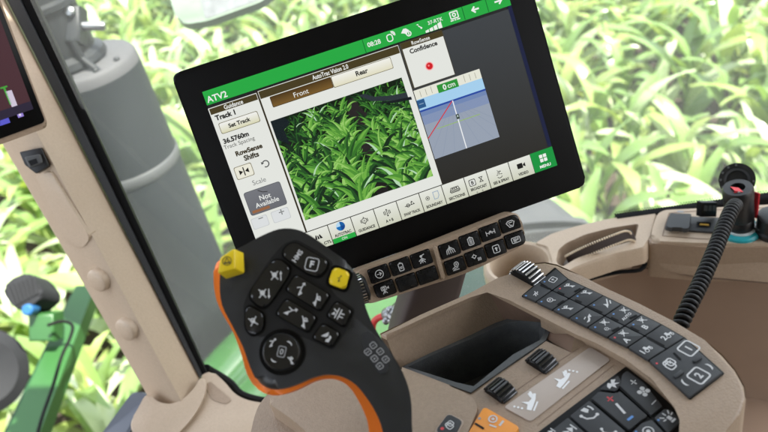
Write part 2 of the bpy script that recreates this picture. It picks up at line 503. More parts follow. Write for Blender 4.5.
# strokes: ('l', pts) open, ('c', pts) closed, ('f', pts) filled, ('t', word, x, y, height)
GL = {
    'arrowc': [('c', circ(0, 0, .9)), ('l', [(-.55, 0), (.5, 0)]), ('l', [(.05, .42), (.5, 0), (.05, -.42)])],
    'battery': [('c', rr(-.5, -.95, .5, .7, .2)), ('l', [(-.2, .88), (.2, .88)]), ('l', [(-.3, -.1), (.3, -.1)]), ('l', [(-.3, -.4), (.3, -.4)])],
    'spray': [('f', circ(0, .65, .3, 10)), ('l', [(.2, .8), (.8, .95)]), ('l', [(0, .35), (0, -.9)]), ('l', [(-.1, .1), (-.75, -.35)]), ('l', [(.1, .1), (.75, -.35)]), ('l', [(-.1, -.2), (-.6, -.9)]), ('l', [(.1, -.2), (.6, -.9)])],
    'camera': [('c', rr(-.8, -.1, .35, .7, .15)), ('f', [(.4, .2), (.95, .6), (.95, -.1)]), ('c', circ(-.25, .3, .25, 10)), ('l', [(-.2, -.2), (-.7, -.9)]), ('l', [(-.2, -.2), (.3, -.9)]), ('l', [(-.2, -.2), (-.2, -.8)])],
    'roots': [('l', [(0, 1), (0, -.9)]), ('l', [(0, .4), (-.45, -.2), (-.5, -.9)]), ('l', [(0, .4), (.45, -.2), (.5, -.9)]), ('l', [(-.05, .6), (-.85, -.1), (-.95, -.9)]), ('l', [(.05, .6), (.85, -.1), (.95, -.9)])],
    'clip': [('c', rr(-.6, -.95, .6, .65, .2)), ('l', [(-.25, .85), (.25, .85)]), ('l', [(-.35, .3), (.35, .3)]), ('l', [(-.35, 0), (.35, 0)]), ('l', [(-.35, -.3), (.35, -.3)]), ('l', [(-.35, -.6), (.35, -.6)])],
    'boom': [('l', [(-1, .5), (-1, -.6)]), ('l', [(1, .6), (1, -.5)]), ('l', [(-1, 0), (1, 0)]), ('f', [(-.35, .1), (.35, .1), (.2, .38), (-.2, .38)]), ('l', [(-.5, -.25), (-.2, -.25)]), ('l', [(.2, -.25), (.5, -.25)])],
    'gem': [('c', [(-.95, .3), (-.5, .7), (.5, .7), (.95, .3), (.4, -.7), (-.4, -.7)]), ('l', [(-.5, .3), (.5, .3)]), ('l', [(-.3, 0), (-.1, -.4), (.3, -.4)])],
    'beacon': [('c', circ(.25, .35, .5, 14)), ('f', circ(.25, .35, .2, 10)), ('l', [(-.9, -.85), (.6, -.85)]), ('l', [(-.9, -.5), (-.1, -.1)]), ('l', [(-.6, -.65), (.5, -.35)])],
    'gear': [('c', circ(-.35, .35, .36, 8)), ('l', [(-.35, .72), (-.35, .95)]), ('l', [(-.35, 0), (-.35, -.2)]), ('l', [(-.98, .35), (-.72, .35)]), ('l', [(0, .35), (.25, .35)]), ('l', [(.3, -.15), (.4, -.5), (.3, -.9)]), ('l', [(.6, -.15), (.7, -.5), (.6, -.9)]), ('l', [(.9, -.15), (1, -.5), (.9, -.9)])],
    'upbox': [('c', rr(-.75, -.85, .75, .85, .28)), ('f', [(-.42, .05), (0, .5), (.42, .05), (.16, .05), (.16, -.5), (-.16, -.5), (-.16, .05)])],
    'card': [('c', rr(-1, -.6, 1, .6, .2)), ('l', [(-.65, .25), (.2, .25)]), ('l', [(-.65, -.05), (.6, -.05)]), ('l', [(-.5, -.3), (.1, -.3)]), ('f', rr(.35, .1, .75, .4, .08))],
    'hook': [('f', [(-.9, -.85), (-.05, -.75), (-.2, .05)]), ('l', [(-.15, -.2), (.2, .35)]), ('l', [(-.6, .55), (.2, .35), (.7, .7)]), ('f', [(.4, .95), (.98, .98), (.9, .4)])],
    'lowerhook': [('f', [(.9, -.85), (.05, -.75), (.2, .05)]), ('l', [(.15, -.2), (-.2, .35)]), ('l', [(.65, .5), (-.2, .35), (-.7, .8)]), ('c', circ(.1, .5, .3, 8))],
    'knot': [('c', circ(-.3, .3, .33, 9)), ('l', [(-.9, .85), (.45, -.7)]), ('l', [(.5, .8), (-.85, -.6)]), ('f', circ(-.15, .05, .3, 8))],
    'knotup': [('c', circ(-.3, .2, .33, 9)), ('l', [(-.9, .8), (.3, -.6)]), ('l', [(.3, .8), (-.85, -.6)]), ('f', circ(-.3, .1, .32, 8)), ('l', [(.75, -.8), (.75, .5)]), ('f', [(.5, .3), (1, .3), (.75, .85)])],
    'knotdown': [('c', circ(-.3, .2, .33, 9)), ('l', [(-.9, .8), (.3, -.6)]), ('l', [(.3, .8), (-.85, -.6)]), ('f', circ(-.3, .1, .32, 8)), ('l', [(.75, .8), (.75, -.4)]), ('f', [(.5, -.3), (1, -.3), (.75, -.85)])],
    'rows': [('l', [(-.2, .9), (-.2, -.8)]), ('l', [(.25, .9), (.25, -.8)]), ('f', [(-.95, -.5), (-.35, -.35), (-.6, .15)]), ('l', [(.35, .25), (.95, .35)]), ('l', [(.35, -.25), (.95, -.2)]), ('l', [(-.9, .45), (-.3, .25)])],
    'plane': [('f', [(-.9, -.35), (-.1, .9), (.15, .2), (-.15, -.1)]), ('f', [(.3, .55), (.75, .35), (.75, -.6), (.2, -.75), (.1, -.3), (.4, -.1)])],
    'lock': [('f', rr(-.5, -.8, .5, .1, .15)), ('l', circ(0, .1, .38, 10, 0, pi))],
    'lock2': [('c', rr(-.7, -.9, .35, .25, .3)), ('l', circ(-.2, .25, .4, 8, 0, pi)), ('c', rr(-.2, -.5, .8, .6, .3)), ('l', [(.1, -.1), (.5, .25)])],
    'tractor': [('c', circ(-.45, -.4, .42, 12)), ('c', circ(.65, -.55, .26, 10)), ('f', [(-.6, .05), (-.5, .8), (.05, .8), (.2, .2), (.9, .15), (.9, -.2), (-.1, -.25)])],
    'phone': [('l', [(-.55, .75), (-.75, .2), (-.3, -.5), (.3, -.85)]), ('f', circ(-.5, .75, .2, 8)), ('f', circ(.3, -.8, .2, 8))],
    'voice': [('l', [(-.75, .35), (-.6, -.3), (-.05, -.75), (.6, -.75)]), ('f', circ(-.72, .35, .2, 8)), ('f', circ(.58, -.72, .2, 8)), ('f', [(-.2, .9), (.35, .85), (.5, .35), (.1, .1), (-.05, .35)]), ('l', circ(.1, .3, .75, 6, -.5, .6))],
    'fan': [('f', circ(.4, .4, .36, 9)), ('f', circ(-.4, .4, .36, 9)), ('f', circ(.4, -.4, .36, 9)), ('f', circ(-.4, -.4, .36, 9)), ('f', circ(0, 0, .2, 8))],
    'beam': [('f', [(-.4, -.9), (.4, -.9), (.4, -.6), (-.4, -.6)]), ('f', [(-.28, -.5), (.28, -.5), (.28, .2), (-.28, .2)]), ('l', [(-.5, .3), (-.9, .8)]), ('l', [(.5, .3), (.9, .8)]), ('l', [(0, .4), (0, 1)]), ('l', [(-.5, 0), (-1, .1)]), ('l', [(.5, 0), (1, .1)])],
    'seat': [('f', [(-.8, .2), (-.3, .5), (-.05, .1), (.4, .55), (.85, .15), (.3, -.1), (.75, -.6), (.1, -.35), (-.2, -.85), (-.35, -.2), (-.9, -.3)])],
    'skip': [('f', [(-.8, .6), (-.1, 0), (-.8, -.6)]), ('f', [(-.05, .6), (.65, 0), (-.05, -.6)]), ('l', [(.8, .6), (.8, -.6)])],
    'crescent': [('f', [(-.1, .9), (.35, .6), (.5, 0), (.35, -.6), (-.1, -.9), (.1, -.4), (.15, 0), (.1, .4)])],
    'crescentl': [('f', [(.1, .9), (-.35, .6), (-.5, 0), (-.35, -.6), (.1, -.9), (-.1, -.4), (-.15, 0), (-.1, .4)])],
    'scope': [('c', circ(0, .1, .62, 14)), ('f', circ(0, .1, .22, 8)), ('l', [(.35, -.4), (.75, -.9)]), ('l', [(-.62, .1), (-.3, .1)])],
    'clockbox': [('c', rr(-.8, -.7, .8, .7, .3)), ('l', [(-.3, 0), (0, .25), (.3, 0)]), ('l', [(0, .25), (0, -.35)])],
    'bolt': [('l', [(-.6, -.6), (-.1, .3)]), ('l', [(-.1, -.6), (.3, .7)]), ('l', [(.2, -.2), (.7, .2)]), ('l', [(-.7, .1), (.1, .1)])],
    'slope': [('f', [(-.9, -.6), (-.2, -.4), (.9, .25), (.9, .5), (-.1, -.1), (-.4, .4), (-.55, -.1)]), ('l', [(.2, -.6), (.8, -.2)])],
    'slope2': [('f', [(.9, .7), (.2, .3), (-.2, -.3), (-.9, -.7), (-.3, -.8), (.2, -.4), (.3, 0), (.7, -.1)]), ('l', [(-.7, .2), (-.1, .5)])],
    'excav': [('f', [(-.9, -.3), (-.3, -.3), (.35, -.25), (.9, -.1), (.85, .1), (.2, .1), (-.1, .2), (-.3, .75), (-.4, .2), (-.9, .1)]), ('f', [(-.85, -.55), (.15, -.55), (.15, -.4), (-.85, -.4)]), ('l', [(.4, .1), (.75, .5)]), ('l', [(.6, .1), (.95, .45)])],
    'dots': [('f', circ(-.7, .1, .2, 8)), ('f', circ(-.1, 0, .2, 8)), ('f', circ(.5, -.1, .2, 8))],
    'undo': [('l', circ(0, 0, .75, 12, -2.2, 2.4)), ('f', [(-.95, .75), (-.95, .05), (-.3, .25)])],
    'inout': [('l', [(0, .85), (0, -.85)]), ('f', [(-.95, .5), (-.2, 0), (-.95, -.5)]), ('f', [(.95, .5), (.2, 0), (.95, -.5)])],
    'left': [('l', [(.85, 0), (-.6, 0)]), ('l', [(-.05, .65), (-.7, 0), (-.05, -.65)])],
    'right': [('l', [(-.85, 0), (.6, 0)]), ('l', [(.05, .65), (.7, 0), (.05, -.65)])],
    'plus': [('l', [(-.8, 0), (.8, 0)]), ('f', [(-.16, .2), (.16, .2), (.16, .8), (-.16, .8)]), ('f', [(-.16, -.8), (.16, -.8), (.16, -.2), (-.16, -.2)])],
    'minus': [('l', [(-.8, 0), (.8, 0)])],
    'alert': [('c', circ(0, 0, .85, 16)), ('c', [(-.5, -.3), (0, .6), (.5, -.3)]), ('l', [(-.6, -.45), (.6, -.45)])],
    'loopbox': [('c', rr(-.7, -.65, .35, .6, .4)), ('l', circ(.4, .45, .3, 6, -.6, 1.8)), ('l', circ(.4, .45, .55, 6, -.6, 1.8))],
    'cloud': [('f', [(-.9, .1), (-.3, .75), (.2, .7), (.7, .2), (.2, .1), (.1, -.5), (-.3, -.1)]), ('c', circ(.45, -.35, .42, 10)), ('l', [(.45, -.1), (.45, -.6)])],
    'dish': [('f', [(-.7, .7), (-.1, .75), (-.05, .3)]), ('l', [(-.2, .2), (.7, -.6)]), ('f', circ(.45, -.55, .25, 8))],
    'bars': [('f', [(-1, -.3), (-.6, -.3), (-.6, 0), (-1, -.08)]), ('f', [(-.5, -.3), (-.1, -.3), (-.1, .1), (-.5, .02)]), ('f', [(0, -.3), (.4, -.3), (.4, .22), (0, .12)]), ('f', [(.5, -.3), (.95, -.3), (.95, .4), (.5, .26)])],
    'tilerec': [('c', rr(-.7, -.35, .7, .8, .12)), ('c', circ(0, .25, .28, 10)), ('l', [(-.9, -.65), (-.3, -.65)]), ('l', [(.3, -.65), (.9, -.65)]), ('l', [(-.15, -.65), (.15, -.65)])],
    'road': [('f', [(-.95, -.6), (-.6, .5), (-.35, .5), (-.4, -.6)]), ('f', [(-.25, -.6), (-.2, .35), (.1, .2), (.2, -.6)]), ('f', [(.35, -.6), (.25, .4), (.5, .5), (1, -.6)])],
    'guide': [('c', circ(0, 0, .62, 14)), ('t', 'A', 0, 0, .6), ('l', [(0, .62), (0, 1)]), ('l', [(0, -.62), (0, -1)]), ('l', circ(0, 0, .9, 4, -.5, .5)), ('l', circ(0, 0, .9, 4, pi - .5, pi + .5))],
    'abline': [('l', [(0, .85), (0, -.85)]), ('f', circ(0, .75, .2, 8)), ('f', circ(0, -.75, .2, 8)), ('l', [(-.45, .6), (-.45, -.5)]), ('l', [(.45, .6), (.45, -.5)]), ('l', [(-.8, .5), (-.8, -.4)]), ('l', [(.8, .5), (.8, -.4)])],
    'swap': [('l', [(-1.3, -.1), (1.3, -.1)]), ('c', circ(-.45, -.05, .4, 10)), ('t', 'A', -.45, -.05, .4), ('l', [(.4, -.05), (.5, .55), (.8, .55)]), ('f', [(.6, .3), (.95, .55), (.6, .85)]), ('l', [(1.0, -.1), (1.0, .3)])],
    'sections': [('c', [(-1.3, -.5), (-.9, .45), (1.0, .45), (1.3, -.5)]), ('l', [(-1.2, -.2), (1.2, -.2)]), ('f', [(-.85, 0), (-.6, .35), (-.3, .35), (-.5, 0)]), ('f', [(-.3, 0), (-.15, .35), (.1, .35), (.05, 0)]), ('f', [(.3, 0), (.3, .35), (.6, .35), (.75, 0)]), ('l', [(-1.2, -.75), (1.2, -.75)])],
    'sprout': [('l', [(0, -.5), (.05, .5)]), ('f', [(0, .45), (-.45, .9), (-.2, .35)]), ('f', [(.05, .2), (.5, .55), (.6, .15)]), ('f', [(0, .0), (-.5, .2), (-.45, -.1)]), ('l', circ(0, -.65, .75, 8, -2.6, -.5)), ('l', [(-.8, -.5), (-.3, -.38)]), ('l', [(.3, -.38), (.8, -.5)])],
    'video': [('f', rr(-.9, -.55, .35, .55, .1)), ('f', [(.4, .1), (.95, .5), (.95, -.45), (.4, -.1)])],
    'tiles': [('f', rr(-.8, .08, -.08, .8, .06)), ('f', rr(.08, .08, .8, .8, .06)), ('f', rr(-.8, -.8, -.08, -.08, .06)), ('f', rr(.08, -.8, .8, -.08, .06))],
    'bound': [('c', [(-.5, .8), (.7, .8), (.7, -.2), (.3, -.8), (-.5, -.8)])],
    'target': [('c', circ(0, 0, .8, 12)), ('f', circ(0, 0, .35, 8))],
    'hour': [('c', [(-.6, .8), (.6, .8), (0, 0)]), ('c', [(-.6, -.8), (.6, -.8), (0, 0)])],
}


def glyph(mb, P, m, g, x, y, s, rot=0.0, h=0.0, wd=0.22, local=False):
    a0, b0 = (x, y) if local else P.loc(x, y)
    c, sn = cos(rot), sin(rot)

    def T(q):
        return (a0 + s * (q[0] * c - q[1] * sn), b0 + s * (q[0] * sn + q[1] * c))
    for st in GL[g]:
        hh = h + lift()
        if st[0] == 'f':
            mb.face([P.w(*T(q), hh) for q in st[1]], m)
        elif st[0] == 't':
            q = T((st[2], st[3]))
            write(mb, P, m, st[1], q[0], q[1], hgt=s * st[4], rot=rot, h=hh, local=True)
        else:
            ribbon(mb, P, m, [T(q) for q in st[1]], wd * s, hh, st[0] == 'c')


def rect(mb, P, m, tl, br, h, r=0.0):
    """axis-aligned rectangle of the plane between two pixels"""
    a0, b0 = P.loc(*tl)
    a1, b1 = P.loc(*br)
    pts = [P.w(a0, b0, h), P.w(a0, b1, h), P.w(a1, b1, h), P.w(a1, b0, h)]
    if r:
        pts = rnd(pts, r)
    mb.face(pts, m)
    return a0, b0, a1, b1


# ================================================================== MONITOR
import numpy as np
mh = Vector((0.99161, 0.1269, 0.02465))
_mn = Vector((0.10442, -0.89871, 0.42593))


class Panel(Plane):
    """a plane whose local coordinates come from the four corners of a known rectangle"""
    def frame(s, quad, wid, hei):
        loc = [(-wid / 2, hei / 2), (wid / 2, hei / 2), (wid / 2, -hei / 2), (-wid / 2, -hei / 2)]
        A, B = [], []
        for (x, y), (a, b) in zip(quad, loc):
            A.append([x, y, 1, 0, 0, 0, -a * x, -a * y])
            A.append([0, 0, 0, x, y, 1, -b * x, -b * y])
            B += [a, b]
        s.H = list(np.linalg.solve(np.array(A), np.array(B)))

    def loc(s, x, y):
        h = s.H
        d = h[6] * x + h[7] * y + 1
        return float((h[0] * x + h[1] * y + h[2]) / d), float((h[3] * x + h[4] * y + h[5]) / d)

    def at(s, x, y, h=0.0):
        a, b = s.loc(x, y)
        return s.w(a, b, h)


MON = Panel(EYE + Vector((0.0203, 0.58965, -0.32483)), mh, _mn)
MON.frame([(200.4, 91.8), (507.1, -7.1), (557.5, 165.3), (268, 266.8)], .276, .15932)
PXM = 0.67 / FPX                        # metres per pixel on the monitor

mon = thing('touchscreen_monitor', 'large black touchscreen monitor with a green title bar and a camera picture of corn rows', 'monitor', pd(430, 300, 0.68))
hb = MB()
a0, b0 = MON.loc(168, 74)
a1, b1 = MON.loc(587.5, 185)
case = [MON.w(a0, b0), MON.w(a0, b1), MON.w(a1, b1), MON.w(a1, b0)]
hb.prism(rnd(case, 0.0075, 6), MON.n, 0.030, BEZEL, 0.0022, 4)
mid = [MON.w(a0 + .03, b0 - .03, -.0305), MON.w(a0 + .03, b1 + .03, -.0305), MON.w(a1 - .03, b1 + .03, -.0305), MON.w(a1 - .03, b0 - .03, -.0305)]
hb.prism(rnd(mid, 0.02, 5), MON.n, 0.022, BEZEL)
hb.build('housing', mon)

H0 = 0.00025
sb = MB()
SA0, SB0 = MON.loc(200.4, 91.8)
SA1, SB1 = MON.loc(557.5, 165.5)
rect(sb, MON, mat('screen_off', (0.012, 0.012, 0.0125), 0.42, spec=0.5), (200.4, 91.8), (557.5, 165.5), H0)
scr_low = emit(34, 32, 26)
m_reflect = grad((36, 33, 26), (62, 66, 70), MON.v, SB1 + MON.v.dot(MON.o - mon.location), SB0 + MON.v.dot(MON.o - mon.location), 0.4)  # reflection over the dark screen area, painted as a glowing gradient
rect(sb, MON, m_reflect, (398, 46), (557.5, 165.5), H0 * 2)
ed0 = MON.loc(551.5, 146.5)
sb.face([MON.w(SA1 - .0035, SB0 - .012, H0 * 3), MON.w(SA1 - .0035, ed0[1] + .0005, H0 * 3), MON.w(SA1, ed0[1] + .0005, H0 * 3), MON.w(SA1, SB0 - .012, H0 * 3)], emit(24, 30, 62))
screen = sb.build('screen', mon)
G_BAR = emit(38, 168, 66)
G_BAR2 = emit(22, 146, 62)
W_ = emit(236, 238, 234)
PAPER = emit(226, 228, 222)
PAPER2 = emit(212, 214, 208)
CREAM = emit(222, 220, 194)
BRN = emit(70, 60, 32)
INK = emit(26, 26, 24)
INKG = emit(120, 122, 122)
T1 = PXM


def lineat(mb, m, p, q, w, h):
    ribbon(mb, MON, m, [MON.loc(*p), MON.loc(*q)], w, h)


# title bar
t = MB()
rect(t, MON, G_BAR, (200.4, 91.8), (511, 6.2), H0 * 3)
h1 = H0 * 4
write(t, MON, W_, 'ATV2', 215.4, 96.6, hgt=6.2 * T1, h=h1, bold=.02)
for p, q in (((361.6, 40), (366.2, 54)), ((461.2, 7.5), (465, 20.5)), ((484.6, -.6), (488.5, 13))):
    lineat(t, emit(14, 98, 40), p, q, .7 * T1, h1)
write(t, MON, W_, '08:28', 373.6, 43.5, hgt=4.6 * T1, h=h1, bold=.02)
glyph(t, MON, W_, 'loopbox', 390.3, 38, 5.2 * T1, h=h1, wd=.2)
glyph(t, MON, W_, 'cloud', 405.5, 33, 5.4 * T1, h=h1, wd=.2)
glyph(t, MON, W_, 'dish', 418.8, 27.2, 3.6 * T1, h=h1, wd=.25)
write(t, MON, W_, '37-RTK', 434.9, 21.6, hgt=3.6 * T1, h=h1, bold=.015)
glyph(t, MON, W_, 'bars', 433.4, 28.2, 9 * T1, h=h1)
glyph(t, MON, W_, 'tilerec', 454, 17, 5.6 * T1, h=h1, wd=.2)
glyph(t, MON, W_, 'left', 474.8, 10.3, 4.6 * T1, h=h1, wd=.36)
glyph(t, MON, W_, 'right', 497.8, 2.2, 4.6 * T1, h=h1, wd=.36)
t.build('title_bar', screen)

# guidance panel
t = MB()
sepm = emit(48, 40, 22)
gp_bot = MON.loc(308.75, 230.8)[1]
ga0, gb0 = MON.loc(206.5, 108.6)
ga1 = MON.loc(255, 92)[0]
t.face([MON.w(ga0, gb0, H0 * 3), MON.w(ga0, gp_bot, H0 * 3), MON.w(ga1, gp_bot, H0 * 3), MON.w(ga1, gb0, H0 * 3)], PAPER)
hd = 6.6 * T1
t.face([MON.w(ga0 + .0008, gb0 - .0006, H0 * 4), MON.w(ga0 + .0008, gb0 - hd, H0 * 4), MON.w(ga1 - .0004, gb0 - hd, H0 * 4), MON.w(ga1 - .0004, gb0 - .0006, H0 * 4)], BRN)
write(t, MON, W_, 'Guidance', (ga0 + ga1) / 2, gb0 - hd / 2 - .0003, hgt=4.3 * T1, w=19 * T1, h=H0 * 5, bold=.02, local=True)
write(t, MON, INK, 'Track 1', 224.2, 115, w=20 * T1, h=H0 * 5, bold=.045)


def sbutton(mb, P, tl, br, face, rim=emit(120, 112, 84), h=H0 * 4, r=.0016):
    x0, y0 = P.loc(*tl)
    x1, y1 = P.loc(*br)
    for k, (m, e) in enumerate(((rim, 0), (face, .0005))):
        mb.face(rnd([P.w(x0 + e, y0 - e, h + k * H0), P.w(x0 + e, y1 + e, h + k * H0), P.w(x1 - e, y1 + e, h + k * H0), P.w(x1 - e, y0 - e, h + k * H0)], r), m)
    return (x0 + x1) / 2, (y0 + y1) / 2, y1, y0


def gradv(c0, c1, y0, y1):
    k = MON.v.dot(MON.o - mon.location)
    return grad(c0, c1, MON.v, y0 + k, y1 + k)


_, sy1 = MON.loc(260.3, 121.3)
_, sy0 = MON.loc(217, 123.4)
sbutton(t, MON, (217, 123.4), (260.3, 121.3), gradv((214, 212, 176), (240, 240, 238), sy1, sy0))
write(t, MON, INK, 'Set Track', 238.7, 122.2, w=22 * T1, h=H0 * 6, bold=.035)
write(t, MON, INK, '36.5760m', 235.4, 137.4, w=25.5 * T1, h=H0 * 5, bold=.045)
write(t, MON, emit(70, 70, 66), 'Track Spacing', 239, 143.2, w=31 * T1, h=H0 * 5)
write(t, MON, emit(58, 48, 26), 'RowSense', 248.7, 149.5, w=27 * T1, h=H0 * 5, bold=.045)
write(t, MON, emit(50, 44, 28), 'Shifts', 251.2, 155.8, w=15 * T1, h=H0 * 5, bold=.04)
cx, cy, _, _ = sbutton(t, MON, (233, 167.8), (255.2, 174.2), emit(232, 230, 214))
glyph(t, MON, INK, 'inout', cx, cy, 5 * T1, h=H0 * 6, local=True)
glyph(t, MON, emit(60, 62, 64), 'undo', 265.8, 163.5, 4.2 * T1, h=H0 * 5, wd=.24)
write(t, MON, INKG, 'Scale', 259.4, 180.7, w=13.5 * T1, h=H0 * 5)
_, ny1 = MON.loc(288.5, 203.4)
_, ny0 = MON.loc(243.3, 193)
k0 = MON.loc(250.6, 216.5)
k1 = MON.loc(288.5, 203.4)
x0 = MON.loc(243.3, 193)
sbutton(t, MON, (243.3, 193), (288.5, 203.4), gradv((104, 106, 112), (116, 118, 124), ny1, ny0), emit(90, 92, 98), r=.0024)
t.face([MON.w(k0[0] + .0035, k0[1] + .0042, H0 * 6), MON.w(k0[0] + .0035, k0[1] + .0018, H0 * 6), MON.w(k0[0] + .019, k0[1] + .0018, H0 * 6), MON.w(k0[0] + .019, k0[1] + .0042, H0 * 6)], emit(150, 100, 66))
ribbon(t, MON, emit(58, 58, 60), [MON.loc(258, 190), MON.loc(263, 191.5), MON.loc(268, 191)], .0007, H0 * 6)
write(t, MON, W_, 'Not', 265.6, 196, hgt=5 * T1, h=H0 * 7, bold=.01)
write(t, MON, W_, 'Available', 267.8, 201.6, w=24 * T1, h=H0 * 7, bold=.01)
sbutton(t, MON, (251, 219), (271, 224), emit(218, 221, 222), emit(196, 199, 200))
sbutton(t, MON, (271, 212), (292.5, 217), emit(218, 221, 222), emit(196, 199, 200))
glyph(t, MON, INKG, 'minus', 261.5, 217.5, 3 * T1, h=H0 * 7, wd=.3)
glyph(t, MON, INKG, 'plus', 282.3, 211.3, 3.4 * T1, h=H0 * 7, wd=.3)
t.build('guidance_panel', screen)

# vision panel with front / rear tabs and the picture of the rows
t = MB()
va0, vb0 = MON.loc(256.8, 91.2)
va1 = MON.loc(398.2, 44.6)[0]
vbot = MON.loc(439.4, 183.8)[1]
t.face([MON.w(ga1, gb0 + .001, H0 * 2.5), MON.w(ga1, gp_bot, H0 * 2.5), MON.w(va1, gp_bot, H0 * 2.5), MON.w(va1, gb0 + .001, H0 * 2.5)], sepm)
va0 = ga1 + 1.7 * T1
t.face([MON.w(va0, vb0, H0 * 3), MON.w(va0, gp_bot, H0 * 3), MON.w(va1 - .0006, gp_bot, H0 * 3), MON.w(va1 - .0006, vb0, H0 * 3)], PAPER)
t.face([MON.w(va0 + .0004, vb0 - .0005, H0 * 4), MON.w(va0 + .0004, vb0 - 8 * T1, H0 * 4), MON.w(va1 - .001, vb0 - 8 * T1, H0 * 4), MON.w(va1 - .001, vb0 - .0005, H0 * 4)], BRN)
write(t, MON, W_, 'AutoTrac Vision 2.0', (va0 + va1) / 2, vb0 - 4.3 * T1, w=37 * T1, hgt=4.6 * T1, h=H0 * 5, bold=.02, local=True)
t.build('vision_panel', screen)
t = MB()
fy0, fy1 = MON.loc(268.7, 97)[1], MON.loc(333.7, 87.6)[1]
sbutton(t, MON, (268.7, 97), (333.7, 87.6), gradv((122, 92, 44), (72, 52, 22), fy1, fy0), emit(64, 46, 20), r=.001)
write(t, MON, W_, 'Front', 300.6, 93, w=15 * T1, h=H0 * 6.5)
t.build('front_tab', screen)
t = MB()
sbutton(t, MON, (330, 76.8), (393.7, 68.6), gradv((222, 218, 190), (240, 240, 234), MON.loc(393.7, 68.6)[1], MON.loc(330, 76.8)[1]), r=.001)
write(t, MON, INK, 'Rear', 361.5, 72.4, w=12.5 * T1, h=H0 * 6.5, bold=.03)
t.build('rear_tab', screen)

# the picture on the screen: corn rows from above, drawn as many flat blades
t = MB()
ca0, cb0 = MON.loc(270, 121.3)
ca1, cb1 = MON.loc(433.7, 175.6)
t.face([MON.w(ca0, cb0, H0 * 4), MON.w(ca0, cb1, H0 * 4), MON.w(ca1, cb1, H0 * 4), MON.w(ca1, cb0, H0 * 4)], emit(16, 30, 14))
CW, CH = ca1 - ca0, cb0 - cb1


def clip(poly):
    for ax, lim, sg in ((0, ca0, 1), (0, ca1, -1), (1, cb1, 1), (1, cb0, -1)):
        out = []
        for i in range(len(poly)):
            p, q = poly[i - 1], poly[i]
            dp, dq = (p[ax] - lim) * sg, (q[ax] - lim) * sg
            if (dp >= 0) != (dq >= 0):
                k = dp / (dp - dq)
                out.append((p[0] + (q[0] - p[0]) * k, p[1] + (q[1] - p[1]) * k))
            if dq >= 0:
                out.append(q)
        poly = out
        if len(poly) < 3:
            return None
    return poly


rng = random.Random(5)
greens = [(36, 80, 34), (54, 112, 40), (78, 142, 52), (110, 172, 68), (150, 200, 104), (22, 46, 26), (178, 214, 176)]
soilm = [emit(30, 28, 28), emit(40, 36, 36), emit(22, 24, 20)]
lay = [0]


def blade(x, y, ang, ln, wd, bend, ci):
    lay[0] += 1
    h = H0 * 4 + lay[0] * 9e-7
    n = 7
    pts = []
    px_, py_ = x, y
    for i in range(n + 1):
        s_ = i / n
        a = ang + bend * s_ * s_
        pts.append((px_, py_, a, wd * (0.45 + 2.2 * s_ * (1 - s_) + .1) * (1 - s_ ** 3)))
        px_ += cos(a) * ln / n
        py_ += sin(a) * ln / n
    for side, cc in ((1, ci), (-1, {0: 5, 5: 5, 6: 3}.get(ci, ci - 1))):
        m = emit(*greens[cc])
        for i in range(n):
            p, q = pts[i], pts[i + 1]
            e = [(p[0], p[1]), (q[0], q[1]),
                 (q[0] - sin(q[2]) * q[3] * side, q[1] + cos(q[2]) * q[3] * side),
                 (p[0] - sin(p[2]) * p[3] * side, p[1] + cos(p[2]) * p[3] * side)]
            e = clip(e)
            if e:
                e = [e[i] for i in range(len(e))]
                ar = sum(e[i][0] * e[(i + 1) % len(e)][1] - e[(i + 1) % len(e)][0] * e[i][1] for i in range(len(e)))
                if ar < 0:
                    e = e[::-1]
                t.face([MON.w(a, b, h) for a, b in e], m)


for k in range(14):                      # dark soil between the rows
    cx_ = ca0 + CW * rng.choice([.52, .60, .64, .93, .08])
    cy_ = cb1 + CH * rng.random() * .9
    w_ = CW * .06
    e = clip([(cx_ + w_ * rng.uniform(.4, 1) * cos(a), cy_ + w_ * 1.6 * rng.uniform(.5, 1) * sin(a)) for a in [i * pi / 4 for i in range(8)]])
    if e:
        t.face([MON.w(a, b, H0 * 4 + 9e-7 * (k + 1)) for a, b in e], soilm[k % 3])
lay[0] = 16


def plant(x, y, sc, tone):
    nb = rng.randint(6, 8)
    for q in range(nb):
        sg = rng.choice((-1, 1))
        a = pi / 2 + sg * rng.uniform(.0, .8)
        bend = sg * rng.uniform(.5, 2.1)
        blade(x + rng.uniform(-.012, .012) * CW, y + rng.uniform(0, .10) * CH * sc, a, CH * .33 * sc * rng.uniform(.6, 1.25), CW * .0185 * sc * rng.uniform(.6, 1.45), bend, rng.choice(tone))


for i in range(520):                    # ragged undergrowth between the plants
    f = (i / 520) ** .9
    x = ca0 + CW * rng.random()
    if abs((x - ca0) / CW - (.60 + .05 * f)) < .03 + .05 * f and f > .25:
        continue
    y = cb0 - CH * (.0 + 1.02 * f)
    blade(x, y, rng.uniform(.3, 2.8), CH * (.06 + .10 * f), CW * (.005 + .006 * f), rng.uniform(-1.5, 1.5), rng.choice([0, 1, 5, 5, 0, 2, 3]))
for i in range(30):                     # far and small first, near and large last
    f = i / 29
    y = cb0 - CH * (.14 + 1.12 * f ** 1.15)
    sc = .36 + .85 * f
    for rx in (.02 - .1 * f, .18 - .08 * f, .33 - .06 * f, .49 - .04 * f, .72 + .02 * f, .84 + .05 * f, .97 + .06 * f):
        tone = [0, 1, 1, 2, 5] if f < .3 else [0, 1, 2, 3, 3, 4, 4]
        if .15 < rx < .5 and f < .4:
            tone = [1, 2, 3, 3, 4]
        if rng.random() < .28:
            tone = [5, 5, 0, 0, 1]
        if .5 < rx < .8 and f > .35 and rng.random() < .55:
            continue
        if rng.random() < .85:
            plant(ca0 + CW * (rx + rng.uniform(-.07, .07)), y + rng.uniform(-.03, .03) * CH, sc * rng.uniform(.75, 1.15), tone + ([6] if rng.random() < .25 else []))
